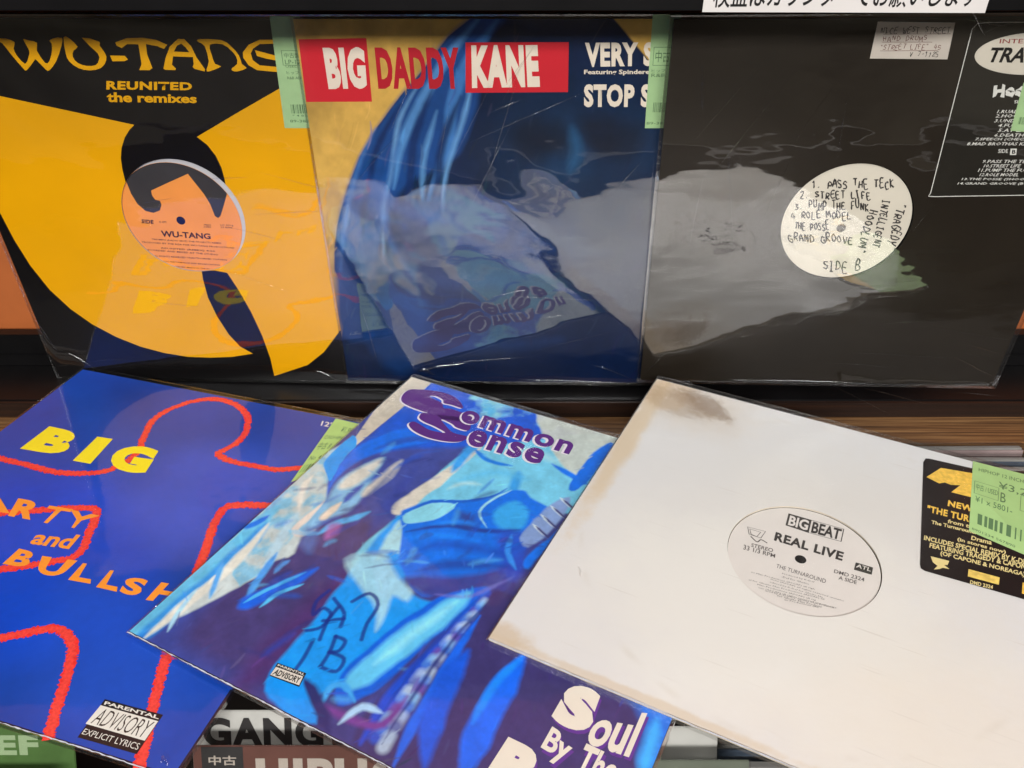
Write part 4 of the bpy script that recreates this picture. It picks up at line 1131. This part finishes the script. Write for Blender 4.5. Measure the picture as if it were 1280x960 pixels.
p.line([(-3.4,-151.1),(2.5,-136.8),(14.0,-133.8)], (180, 200, 230), 4, 1)
p.poly([(-61.0,-137.3),(-54.0,-131.2),(-30.7,-145.0),(-13.3,-156.2),(-34.1,-158.4),(-56.1,-153.3)], (0, 144, 232), 1, .95)
# loose marks sprayed on the wall
GR = (20, 44, 132)
for q in [[(-68.8,-76.0),(-70.3,-87.3),(-65.5,-96.5),(-63.3,-89.6),(-55.6,-91.4),(-54.7,-102.2),(-61.1,-108.3)], [(-55.1,-83.9),(-54.2,-96.4),(-49.4,-110.5)], [(-61.9,-80.0),(-49.2,-86.7),(-44.0,-96.8)], [(-56.9,-97.8),(-46.1,-90.8)], [(-52.9,-112.3),(-49.8,-125.2),(-48.4,-137.1)], [(-42.1,-104.1),(-38.3,-115.4),(-36.9,-126.3)], [(-42.1,-104.1),(-34.7,-104.3),(-33.8,-111.8),(-38.3,-115.4)], [(-38.3,-115.4),(-27.7,-115.2),(-26.4,-124.7),(-36.9,-126.3)], [(-50.1,-77.0),(-44.0,-66.4),(-34.0,-71.7),(-31.3,-87.5),(-26.7,-98.9)]]:
    p.line(q, GR, 2.6, .6, .85, .2, taper=False)
# bright patches toward the lower corner
p.poly([(123.1,-57.5),(160.9,-55.8),(164.6,-94.0),(153.3,-99.8),(143.5,-73.1)], (24, 112, 214), 4, .9)
p.line([(151.4,-69.1),(153.9,-86.7),(155.6,-106.1)], (60, 164, 232), 7, 2.5)
bl_ = np.clip((p.C[..., 2] - p.C[..., 0]) * 3, 0, 1)[..., None]
p.C *= 1 + bl_ * (np.array((.92, 1.18, 1.22)) - 1)
p.brush(500, 5, (5, 14), (.8, 2.4), .16)
p.tint(5, .10, 42)
p.tint(26, .14, 43, 3, R(40))
p.tint(2.2, .08, 44)
p.build('printed_picture', .06, cv, vcol_mat('picture_ink_street', .4))
PUR = mat('purple_ink', (92, 30, 128), .45, .03)
WHI = mat('title_white', (236, 228, 236), .5)


def both(name, s, quad, b, dx=-1.0, dy=-1.3, z=.14, **k):
    txt(name, s, [(x + dx, y + dy) for x, y in quad], z, WHI, cv, b + .012, 4, **k)
    txt(name, s, quad, z + .05, PUR, cv, b, 4, **k)


def both_sheet(pts, dx=-1.0, dy=-1.4):
    pts = smooth_pts(pts, 4)
    sheet('title_swash', [(x + dx, y + dy) for x, y in pts], .14, WHI, cv)
    sheet('title_swash', pts, .22, PUR, cv)


both_sheet([(-150.1,131.1),(-149.9,140.3),(-142.2,145.4),(-122.3,150.7),(-105.7,148.4),(-93.2,138.5),(-104.0,138.0),(-111.8,137.3),(-115.0,141.2),(-123.8,143.1),(-127.8,139.8),(-113.8,136.8),(-108.1,131.0),(-101.8,133.0),(-88.8,132.3),(-81.3,133.2),(-78.0,123.5),(-89.1,120.3),(-101.9,117.3),(-107.8,119.8),(-120.0,119.0),(-135.0,119.9),(-145.6,123.3)])
both_sheet([(-120.5,112.7),(-119.4,118.1),(-104.5,121.5),(-90.6,125.4),(-78.0,123.5),(-73.5,113.2),(-84.3,112.3),(-90.3,115.0),(-101.4,116.4),(-93.1,110.1),(-82.9,105.0),(-70.5,105.7),(-70.8,98.9),(-80.0,93.2),(-96.7,90.3),(-112.5,92.4),(-121.8,98.0),(-120.9,103.1),(-114.8,102.7),(-102.6,99.6),(-88.9,102.0),(-100.3,105.3),(-111.4,106.7),(-118.2,109.1)])
both('title_lettering', 'ommon', [(-91.3,138.3),(11.4,137.2),(12.7,121.6),(-87.1,120.8)], .035, -1.1, -1.4, z=.24, space=1.12)
both('title_lettering', 'ense', [(-71.7,117.5),(-4.4,118.4),(-2.3,100.0),(-66.8,96.4)], .035, -1.1, -1.4, z=.32, space=1.12)
# foot of the cover: cream lettering on purple shadow
CR2 = mat('bone_ink', (232, 224, 210), .5, .02)
PU2 = mat('violet_ink', (96, 52, 150), .5)


def cs_txt(s, quad, b=.05):
    txt('footer_lettering', s, [(x + 1.6, y - 1.8) for x, y in quad], .14, PU2, cv, b + .03, 4)
    txt('footer_lettering', s, quad, .22, CR2, cv, b, 4)


cs_txt('S', [(99.3,-67.9),(119.0,-66.4),(121.8,-95.3),(98.4,-96.7)], .08)
cs_txt('oul', [(121.6,-76.3),(145.8,-67.4),(146.0,-97.3),(121.5,-100.3)], .03)
cs_txt('By', [(101.9,-98.9),(117.2,-101.4),(117.2,-119.3),(101.5,-117.5)], .03)
cs_txt('The', [(122.7,-99.7),(143.8,-100.0),(142.3,-114.4),(122.8,-120.4)], .03)
cs_txt('P', [(83.3,-115.5),(104.0,-115.7),(102.7,-142.5),(82.0,-141.3)], .08)
cs_txt('ound', [(107.6,-120.1),(131.0,-122.2),(130.5,-137.7),(107.1,-138.3)], .04)
# small advisory box
sheet('advisory_box', [(-61.2,-135.5),(-41.3,-133.5),(-39.0,-142.7),(-59.4,-144.6)], .3, mat('advisory_black', (26, 24, 30), .5), cv)
sheet('advisory_panel', [(-60.2,-138.1),(-41.5,-136.1),(-39.7,-141.9),(-59.4,-144.0)], .36, mat('advisory_cream', (226, 220, 210), .5), cv)
txt('advisory_lettering', 'ADVISORY', [(-58.8,-139.0),(-41.8,-137.2),(-40.8,-141.2),(-58.7,-143.3)], .42, INK, cv, .03, 2)
txt('advisory_lettering', 'PARENTAL', [(-60.3,-136.0),(-41.5,-133.9),(-41.4,-135.4),(-59.7,-137.3)], .42, WHITE_INK, cv, .02, 2)
price_sticker(cv, [(-184.7,81.3),(-146.1,85.7),(-144.4,29.7),(-165.0,0.1)], -3.4, GREEN2, [('¥1,980', .3, .1, .3, .12), ('12 INCH HIPHOP', .05, .28, .5, .06), ('中古 B', .05, .4, .3, .12), ('No. 4 801-', .05, .62, .5, .07)], (.05, .76, .7, .12))
sleeve(rec, H5, FILM_FLAT, .5, .8, 33, m=(1.2, 2, 5, 1.8))
creases(rec, [([(54.1,-23.9)][0], [(49.7,-35.6)][0], .5, .5)], .8)
# ============================================================ RECORD 6: white die-cut sleeve
rec = empty('vinyl_record', 'large white record sleeve with yellowed stained corner and round black printed label', 'record', 'records lying on the bin', pose=([[0.88796, 0.45961, -0.01722], [-0.45643, 0.88519, 0.09011], [0.05666, -0.07215, 0.99578]], [0.19212, 0.35071, 0.05399]))
mw = bpy.data.materials.new('white_board')
mw.use_nodes = True
t = mw.node_tree
b = t.nodes['Principled BSDF']
b.inputs['Roughness'].default_value = .55
b.inputs['Specular IOR Level'].default_value = .25
tc = t.nodes.new('ShaderNodeTexCoord')


def node(k, **kw):
    n = t.nodes.new(k)
    for a, v in kw.items():
        setattr(n, a, v)
    return n


def blob(cx, cy, rx, ry, ang, nscale, thr, soft):
    """ragged stain mask round (cx, cy) mm"""
    mp = node('ShaderNodeMapping', vector_type='TEXTURE')
    mp.inputs['Location'].default_value = (cx * MM, cy * MM, 0)
    mp.inputs['Rotation'].default_value = (0, 0, ang)
    mp.inputs['Scale'].default_value = (rx * MM, ry * MM, 1)
    t.links.new(tc.outputs['Object'], mp.inputs[0])
    ln = node('ShaderNodeVectorMath', operation='LENGTH')
    t.links.new(mp.outputs[0], ln.inputs[0])
    nz = node('ShaderNodeTexNoise')
    nz.inputs['Scale'].default_value = nscale
    nz.inputs['Detail'].default_value = 8
    nz.inputs['Roughness'].default_value = .7
    t.links.new(tc.outputs['Object'], nz.inputs['Vector'])
    ad = node('ShaderNodeMath', operation='MULTIPLY_ADD')
    ad.inputs[1].default_value = 1.6
    t.links.new(nz.outputs['Fac'], ad.inputs[0])
    t.links.new(ln.outputs['Value'], ad.inputs[2])
    mr = node('ShaderNodeMapRange', interpolation_type='SMOOTHSTEP')
    mr.inputs['From Min'].default_value = thr + soft
    mr.inputs['From Max'].default_value = thr - soft
    t.links.new(ad.outputs[0], mr.inputs['Value'])
    return mr.outputs['Result']


cur = None


def layer(mask, col, amt):
    global cur
    mx = node('ShaderNodeMix', data_type='RGBA')
    mm = node('ShaderNodeMath', operation='MULTIPLY')
    mm.inputs[1].default_value = amt
    t.links.new(mask, mm.inputs[0])
    t.links.new(mm.outputs[0], mx.inputs['Factor'])
    if cur is None:
        mx.inputs[6].default_value = (*lin((221, 221, 223)), 1)
    else:
        t.links.new(cur, mx.inputs[6])
    mx.inputs[7].default_value = (*lin(col), 1)
    cur = mx.outputs[2]


E1 = [(-151.6,150.5),(-108.4,121.6),(-145.3,20.1),(-158.1,-51.9),(-151.1,-151.4),(-104.3,-155.7)]
layer(blob(40, 60, 150, 60, R(20), 9, 1.6, .7), (216, 212, 204), .5)
layer(blob(-60, 0, 150, 200, 0, 120, 1.9, .9), (220, 212, 202), .35)
layer(blob(0, -60, 120, 90, 0, 14, 1.75, .5), (230, 227, 220), .8)
layer(blob(150, -120, 120, 120, 0, 10, 1.7, .6), (224, 216, 202), .6)
layer(blob(E1[0][0] + 6, E1[0][1] - 70, 9, 120, 0, 30, 1.75, .45), (214, 190, 154), .75)
layer(blob(E1[3][0] - 6, -60, 8, 130, 0, 50, 1.7, .3), (206, 182, 146), .5)
layer(blob(E1[0][0] + 28, E1[0][1] - 14, 62, 40, R(-12), 26, 1.75, .55), (200, 182, 158), .4)
layer(blob(E1[0][0] + 14, E1[0][1] - 12, 26, 26, 0, 45, 1.75, .3), (206, 176, 136), .5)
layer(blob(E1[1][0], E1[1][1] + 12, 38, 18, R(-20), 70, 1.55, .22), (150, 122, 92), .4)
layer(blob(E1[1][0] + 4, E1[1][1] + 14, 34, 14, R(-30), 260, 1.52, .14), (112, 86, 62), .45)
layer(blob(E1[1][0] - 20, E1[1][1] + 6, 46, 22, R(-14), 300, 1.5, .2), (140, 112, 84), .35)
layer(blob(E1[4][0] + 4, E1[4][1] + 3, 20, 9, 0, 60, 1.7, .5), (200, 172, 130), .55)
layer(blob(-60, E1[4][1] + 1, 100, 3.5, 0, 60, 1.7, .4), (206, 184, 150), .5)
# ring wear from the disc inside, and fine scuffs
rl = node('ShaderNodeVectorMath', operation='LENGTH')
t.links.new(tc.outputs['Object'], rl.inputs[0])
rm = node('ShaderNodeMapRange', interpolation_type='SMOOTHSTEP')
rm.inputs['From Min'].default_value = .004
rm.inputs['From Max'].default_value = .0
rd = node('ShaderNodeMath', operation='SUBTRACT')
rd.inputs[1].default_value = .1455
t.links.new(rl.outputs['Value'], rd.inputs[0])
ra = node('ShaderNodeMath', operation='ABSOLUTE')
t.links.new(rd.outputs[0], ra.inputs[0])
t.links.new(ra.outputs[0], rm.inputs['Value'])
rn = node('ShaderNodeTexNoise')
rn.inputs['Scale'].default_value = 45
rn.inputs['Detail'].default_value = 6
t.links.new(tc.outputs['Object'], rn.inputs['Vector'])
rr = node('ShaderNodeMapRange')
rr.inputs['From Min'].default_value = .5
rr.inputs['From Max'].default_value = .68
t.links.new(rn.outputs['Fac'], rr.inputs['Value'])
rx_ = node('ShaderNodeMath', operation='MULTIPLY')
t.links.new(rm.outputs['Result'], rx_.inputs[0])
t.links.new(rr.outputs['Result'], rx_.inputs[1])
layer(rx_.outputs[0], (206, 198, 186), .3)
for rot, sc_ in ((.7, (14, 420, 1)), (-.4, (18, 500, 1)), (1.9, (11, 380, 1))):
    mq = node('ShaderNodeMapping')
    mq.inputs['Rotation'].default_value = (0, 0, rot)
    mq.inputs['Scale'].default_value = sc_
    t.links.new(tc.outputs['Object'], mq.inputs[0])
    sn = node('ShaderNodeTexNoise')
    sn.inputs['Scale'].default_value = 1.0
    sn.inputs['Detail'].default_value = 2
    t.links.new(mq.outputs[0], sn.inputs['Vector'])
    sr = node('ShaderNodeMapRange')
    sr.inputs['From Min'].default_value = .7
    sr.inputs['From Max'].default_value = .8
    t.links.new(sn.outputs['Fac'], sr.inputs['Value'])
    layer(sr.outputs['Result'], (196, 188, 178), .5)
t.links.new(cur, b.inputs['Base Color'])
nz = node('ShaderNodeTexNoise')
nz.inputs['Scale'].default_value = 180
nz.inputs['Detail'].default_value = 4
bp = node('ShaderNodeBump')
bp.inputs['Strength'].default_value = .12
bp.inputs['Distance'].default_value = .001
t.links.new(tc.outputs['Object'], nz.inputs['Vector'])
t.links.new(nz.outputs['Fac'], bp.inputs['Height'])
t.links.new(bp.outputs['Normal'], b.inputs['Normal'])
HOLE = [(3.2,-2.6)][0]
H6 = 153
cv = cover_board(rec, H6, mw, (HOLE[0], HOLE[1], 49.2), side=mat('white_board_edge', (214, 202, 184), .7, .06))
disc('vinyl_disc', HOLE[0], HOLE[1], 55, -2.0, M_vinyl, rec)
lb = disc('paper_label', HOLE[0] - .1, HOLE[1] - .5, 48.7, -.9, mat('label_white', (222, 216, 210), .55, .02), rec)
hc = [(1.9,-4.1)][0]
disc('spindle_hole', hc[0], hc[1], 3.7, -.82, INK, lb, n=24)
GI = mat('grey_ink', (92, 86, 84), .5)
BI = mat('dark_grey_ink', (58, 54, 52), .5)
ZL = -.8
Z = '900,610,5.818'
sheet('printed_box', [(-14.7,36.2),(0.6,36.6),(1.2,23.0),(-14.0,23.4)], ZL, BI, lb)
frame_lines('printed_box', [(0.6,36.6),(22.9,37.6),(23.3,24.3),(1.2,23.0)], .5, ZL, BI, lb)
txt('label_lettering', 'BIG', [(-13.2,34.8),(-0.1,35.2),(0.5,24.6),(-12.7,24.4)], ZL + .04, mat('label_white', (222, 216, 210)), lb, .03)
txt('label_lettering', 'BEAT', [(2.5,35.6),(21.7,36.6),(21.9,25.5),(3.0,24.0)], ZL + .04, BI, lb, .03)
txt('label_lettering', 'REAL LIVE', [(-18.5,14.1),(26.6,15.1),(26.7,6.5),(-17.9,5.3)], ZL, BI, lb, .04)
txt('label_lettering', 'STEREO', [(-30.7,-3.9),(-16.4,-2.5),(-16.0,-6.1),(-30.4,-7.3)], ZL, GI, lb, .012)
txt('label_lettering', '33 1/3 RPM', [(-35.1,-7.5),(-14.0,-6.9),(-13.6,-10.4),(-34.4,-12.1)], ZL, GI, lb, .012)
txt('label_lettering', 'THE TURNAROUND', [(-11.2,-15.1),(20.3,-14.3),(20.4,-18.1),(-11.1,-18.6)], ZL, GI, lb, .0)
txt('label_lettering', 'DMD 2324', [(23.5,-3.1),(42.2,-2.1),(42.3,-5.6),(23.6,-6.4)], ZL, GI, lb, .012)
txt('label_lettering', 'A SIDE', [(27.1,-7.5),(38.2,-6.7),(38.3,-10.1),(27.2,-10.9)], ZL, GI, lb, .012)
ad = sheet('printed_box', [(34.9,9.3),(45.7,9.6),(45.8,2.7),(34.8,2.1)], ZL, BI, lb)
txt('label_lettering', 'ATL', [(35.8,8.3),(44.9,8.6),(44.7,5.2),(35.6,4.9)], ZL + .04, mat('label_white', (222, 216, 210)), lb, .02)
for a in ([(-37.3,10.3),(-24.7,11.4),(-26.1,3.4),(-34.6,3.5)], [(-35.5,9.0),(-27.5,9.2),(-28.9,3.4),(-33.4,4.1)]):
    frame_lines('printed_crest', a, .4, ZL, GI, lb)
ribbon('printed_crest', [(-32.9,2.2),(-27.8,-1.1),(-25.8,2.1),(-21.3,0.8)], .8, ZL, GI, lb)
for i, (A0, B0) in enumerate([((-6.3,-21.3), (13.9,-19.5)), ((-6.1,-24.1), (11.1,-22.5)), ((-24.5,-29.1), (15.1,-25.4)), ((-12.0,-29.4), (33.5,-27.0)), ((-11.8,-32.1), (21.0,-29.9)), ((-24.5,-36.3), (22.1,-31.2)), ((-18.4,-37.7), (17.6,-34.2)), ((-17.4,-40.0), (30.2,-34.7)), ((-12.8,-40.7), (28.7,-35.4)), ((-4.9,-41.1), (21.6,-37.8)), ((-0.3,-42.5), (20.2,-39.3))]):
    dx, dy = (B0[0] - A0[0]), (B0[1] - A0[1])
    L_ = math.hypot(dx, dy)
    n_ = (dy / L_ * 1.5, -dx / L_ * 1.5)
    words = 'Produced by K-Def for Ghetto Man Productions (ASCAP) all rights reserved unauthorized duplication is a violation of applicable laws'
    s = words[(i * 13) % 50:][:max(10, int(L_ * .9))]
    txt('label_lettering', s, [A0, B0, (B0[0] + n_[0], B0[1] + n_[1]), (A0[0] + n_[0], A0[1] + n_[1])], ZL, GI, lb, .0, 1)
# black hype sticker
q = [(65.3,140.3),(142.1,144.1),(142.2,24.7),(73.1,20.4)]
hs = sheet('hype_sticker', [(64.1,135.5),(65.2,140.8),(67.4,141.8),(147.3,147.6),(146.6,23.3),(76.0,20.3),(73.4,21.4),(72.6,24.8)], .3, mat('sticker_black', (34, 28, 28), .4, .05), rec)
GD = mat('gold_ink', (240, 196, 84), .4, .15, 300)
GD2 = mat('pale_gold_ink', (232, 214, 150), .45, .05)
Z8 = '1120,560,4.3625'
sheet('printed_emblem', [(67.8,118.4),(76.5,134.2),(87.1,136.0),(98.2,138.0),(120.1,140.8),(120.2,135.3),(100.7,113.7),(99.1,109.3),(85.3,108.7),(90.6,119.6),(84.7,117.1),(80.3,117.9),(76.8,115.0)], .36, GD, hs)
txt('hype_lettering', 'NEW SINGLE', [(84.2,99.1),(125.7,102.0),(125.3,94.8),(84.1,92.1)], .36, GD, hs, .04)
txt('hype_lettering', '"THE TURNAROUND"', [(71.5,87.1),(131.6,91.0),(131.1,83.4),(71.7,79.4)], .36, GD, hs, .04)
for s, a in [('from the album', [(85.5,78.0),(117.2,80.9),(116.9,76.9),(85.4,74.0)]), ('The Turnaround: The Long Awaited', [(75.4,72.0),(135.1,77.3),(134.7,72.5),(75.5,67.1)]), ('Drama', [(101.0,68.0),(113.7,69.5),(113.3,64.6),(100.8,63.7)]), ('(in stores now)', [(92.6,62.3),(122.2,63.5),(121.9,58.7),(92.6,57.7)]), ('INCLUDES SPECIAL REMIX BY K-DEF', [(72.5,54.3),(136.3,60.5),(135.9,54.9),(72.5,49.5)]), ('FEATURING TRAGEDY & CAPONE', [(76.5,48.6),(136.3,56.0),(136.0,50.5),(76.5,43.6)]), ('(OF CAPONE & NOREAGA)', [(83.5,43.9),(133.8,47.7),(133.4,42.3),(83.6,38.4)]), ('DMD 2324', [(102.6,24.9),(115.8,26.4),(115.6,22.9),(102.5,21.4)])]:
    txt('hype_lettering', s, a, .36, GD2, hs, .03, 2)
sheet('printed_emblem', [(78.0,35.6),(89.3,36.6),(88.6,32.2),(86.6,31.3),(89.9,29.0),(86.1,28.3),(84.1,26.1),(80.9,24.0),(82.8,28.5),(79.8,30.6)], .36, GD2, hs)
sheet('printed_box', [(101.0,34.5),(119.2,35.6),(118.9,28.6),(100.9,27.5)], .36, mat('gold_box', (238, 206, 110), .4, .2, 200), hs)
sheet('printed_box', [(132.3,37.5),(139.6,37.7),(139.2,27.5),(132.0,27.2)], .36, GD, hs)
# green price sticker on top
price_sticker(rec, [(97.2,152.9),(157.6,153.6),(152.3,59.9),(99.1,72.2)], .46, mat('sticker_green_bright', (170, 205, 136), .5, .04, 60),
              [('¥3,200', .3, .20, .5, .11), ('HIPHOP 12 INCH', .07, .08, .5, .05), ('中古 / USED', .05, .32, .25, .09), ('B', .33, .34, .06, .13), ('5', .6, .34, .06, .13), ('¥1 x 5801-', .05, .5, .42, .08), ('8901234 567890', .03, .94, .5, .03)], (.09, .73, .85, .14), [(.03, .29, .28, .18), (.55, .3, .3, .2)], 12)
sleeve(rec, H6, FILM_WHITE, .4, .6, 45, m=(.8, 3, 5.5, 2))
creases(rec, [([(-127.9,-76.5)][0], [(-121.7,-84.2)][0], .8, .8), ([(-152.6,155.5)][0], [(-119.6,158.1)][0], 1.2, .8)], .6)

# ============================================================ CD BIN: cases and divider cards
M_clear = film_mat('clear_styrene', 1.55, .06, 30, .15, 1.6, (.95, .97, .97))
M_tray = mat('case_tray', (150, 148, 144), .45, .08)
M_book = [mat('booklet_grey', (168, 164, 156), .6, .1), mat('booklet_blue', (84, 96, 112), .5, .15), mat('booklet_mauve', (160, 140, 138), .6, .1), mat('booklet_dark', (46, 42, 40), .5, .2)]


def cd_case(bk):
    """jewel case standing on its lower edge; local x width, y thickness, z height"""
    e = empty('cd_case', '', '')
    box('case_shell', -71, 71, 0, 10, 0, 125, M_clear, e, .8)
    box('booklet', -59, 69, 1.2, 2.4, 3, 121, bk, e)
    box('disc_tray', -69, 69, 3.4, 8.6, 2, 122, M_tray, e, .5)
    box('spine_strip', -70, -62, 1.3, 3.2, 2, 122, mat('spine_black', (30, 29, 30), .4), e)
    return e


def copy_tree(src):
    c = src.copy()
    COL.objects.link(c)
    for ch in [o for o in src.children]:
        d = ch.copy()
        COL.objects.link(d)
        d.parent = c
    return c


protos = [cd_case(m) for m in M_book]
used = set()
k = 0


def place_case(x, y, z, lean, lab, grp):
    global k
    i = rng.randrange(4)
    if i in used:
        c = copy_tree(protos[i])
    else:
        c = protos[i]
        used.add(i)
    c.location = (x, y, z)
    c.rotation_euler = (-lean, 0, R(rng.uniform(-.6, .6)))
    tag(c, lab, 'cd case', grp)
    for ch in c.children:
        pass
    k += 1
    return c


LEAN = R(16)
ORD = ['nearest the wooden ledge', 'second from the wooden ledge', 'third from the wooden ledge']
for x, side in ((-.50, 'leftmost stack beside the blue sleeve'), (.383, 'stack behind the white sleeve sticker'), (.531, 'rightmost stack beyond the white sleeve')):
    for r_ in range(3):
        top_y = .5215 - .0128 * r_ - rng.uniform(0, .001)
        place_case(x, top_y - .125 * math.sin(LEAN), -.135 + rng.uniform(-.001, .001), LEAN,
                   'jewel case, ' + side + ', ' + ORD[r_], 'clear cases in the rear row of the bin')
for r_ in range(3):
    place_case(.175, .250 - .0135 * r_ - .125 * math.sin(LEAN), -.103, LEAN,
               'jewel case under the front edge of the white sleeve, ' + ['hindmost', 'middle one', 'foremost'][r_] + ' of three', 'clear cases in the front row of the bin')
for i in range(4):
    if i not in used:
        for ch in list(protos[i].children):
            bpy.data.objects.remove(ch)
        bpy.data.objects.remove(protos[i])

# divider cards: lean back, lettered at the head. local x right, y up the card, z out of its face
M_dw = mat('divider_white', (204, 202, 196), .4, .05)
M_dr = mat('divider_brown', (106, 70, 62), .4, .06)
M_dg = mat('divider_green', (84, 116, 62), .4, .08)
M_dk = mat('divider_charcoal', (56, 54, 54), .4, .05)
M_dl = mat('divider_letter_grey', (52, 50, 50), .5)
M_dc = mat('divider_letter_cream', (184, 172, 160), .5)


def divider(label, loc, w, hh, m, x0=0):
    e = empty('divider_card', label, 'divider', 'divider cards in the bin', loc=loc, rot=(R(58), 0, 0))
    box('card', x0, w, -hh, 0, -1.2, 0, m, e, .4)
    f = box('clear_pocket', x0 - .8, w + .8, -hh, 1.2, .25, .9, M_clear, e, .2)
    return e


d = divider('pale grey divider card lettered GANG in dark capitals between the sleeves', (-.192, .252, .031), 140, 120, M_dw)
txt('card_lettering', 'GANG', [(7, -4.5), (79, -4.5), (79, -23.5), (7, -23.5)], .1, M_dl, d, .045, 5)
txt('card_lettering', 'STARR', [(84, -4.5), (138, -4.5), (138, -23.5), (84, -23.5)], .1, M_dl, d, .045, 4)
d = divider('brown divider card lettered HIPHOP with a charcoal block reading USED', (-.184, .230, .032), 150, 120, M_dr)
box('charcoal_block', 5, 29, -60, -.6, .02, .12, M_dk, d)
txt('card_lettering', '中古', [(9, -6), (25, -6), (25, -12), (9, -12)], .2, M_dc, d, .02, 3)
txt('card_lettering', 'USED', [(9, -14), (26, -14), (26, -20), (9, -20)], .2, M_dc, d, .03, 3)
txt('card_lettering', 'HIPHOP', [(36, -7.5), (142, -7.5), (142, -29), (36, -29)], .1, M_dc, d, .05, 5)
d = divider('green divider card with pale capitals at the corner of the blue sleeve', (-.395, .242, .034), 138, 120, M_dg)
txt('card_lettering', 'DEF', [(72, -7), (117, -7), (117, -19.5), (72, -19.5)], .1, mat('divider_letter_green', (160, 182, 140), .5), d, .05, 4)
d = divider('dark green divider card in front of the green one', (-.40, .214, .024), 138, 120, mat('divider_dark_green', (40, 58, 34), .4, .08))
d = divider('blank pale grey divider card peeping out beside the cream footer lettering', (.045, .242, .031), 76, 120, M_dw)
d = divider('dull green grey divider card in front of the blank pale one', (.035, .222, .031), 100, 120, mat('divider_greygreen', (112, 118, 104), .4, .05))
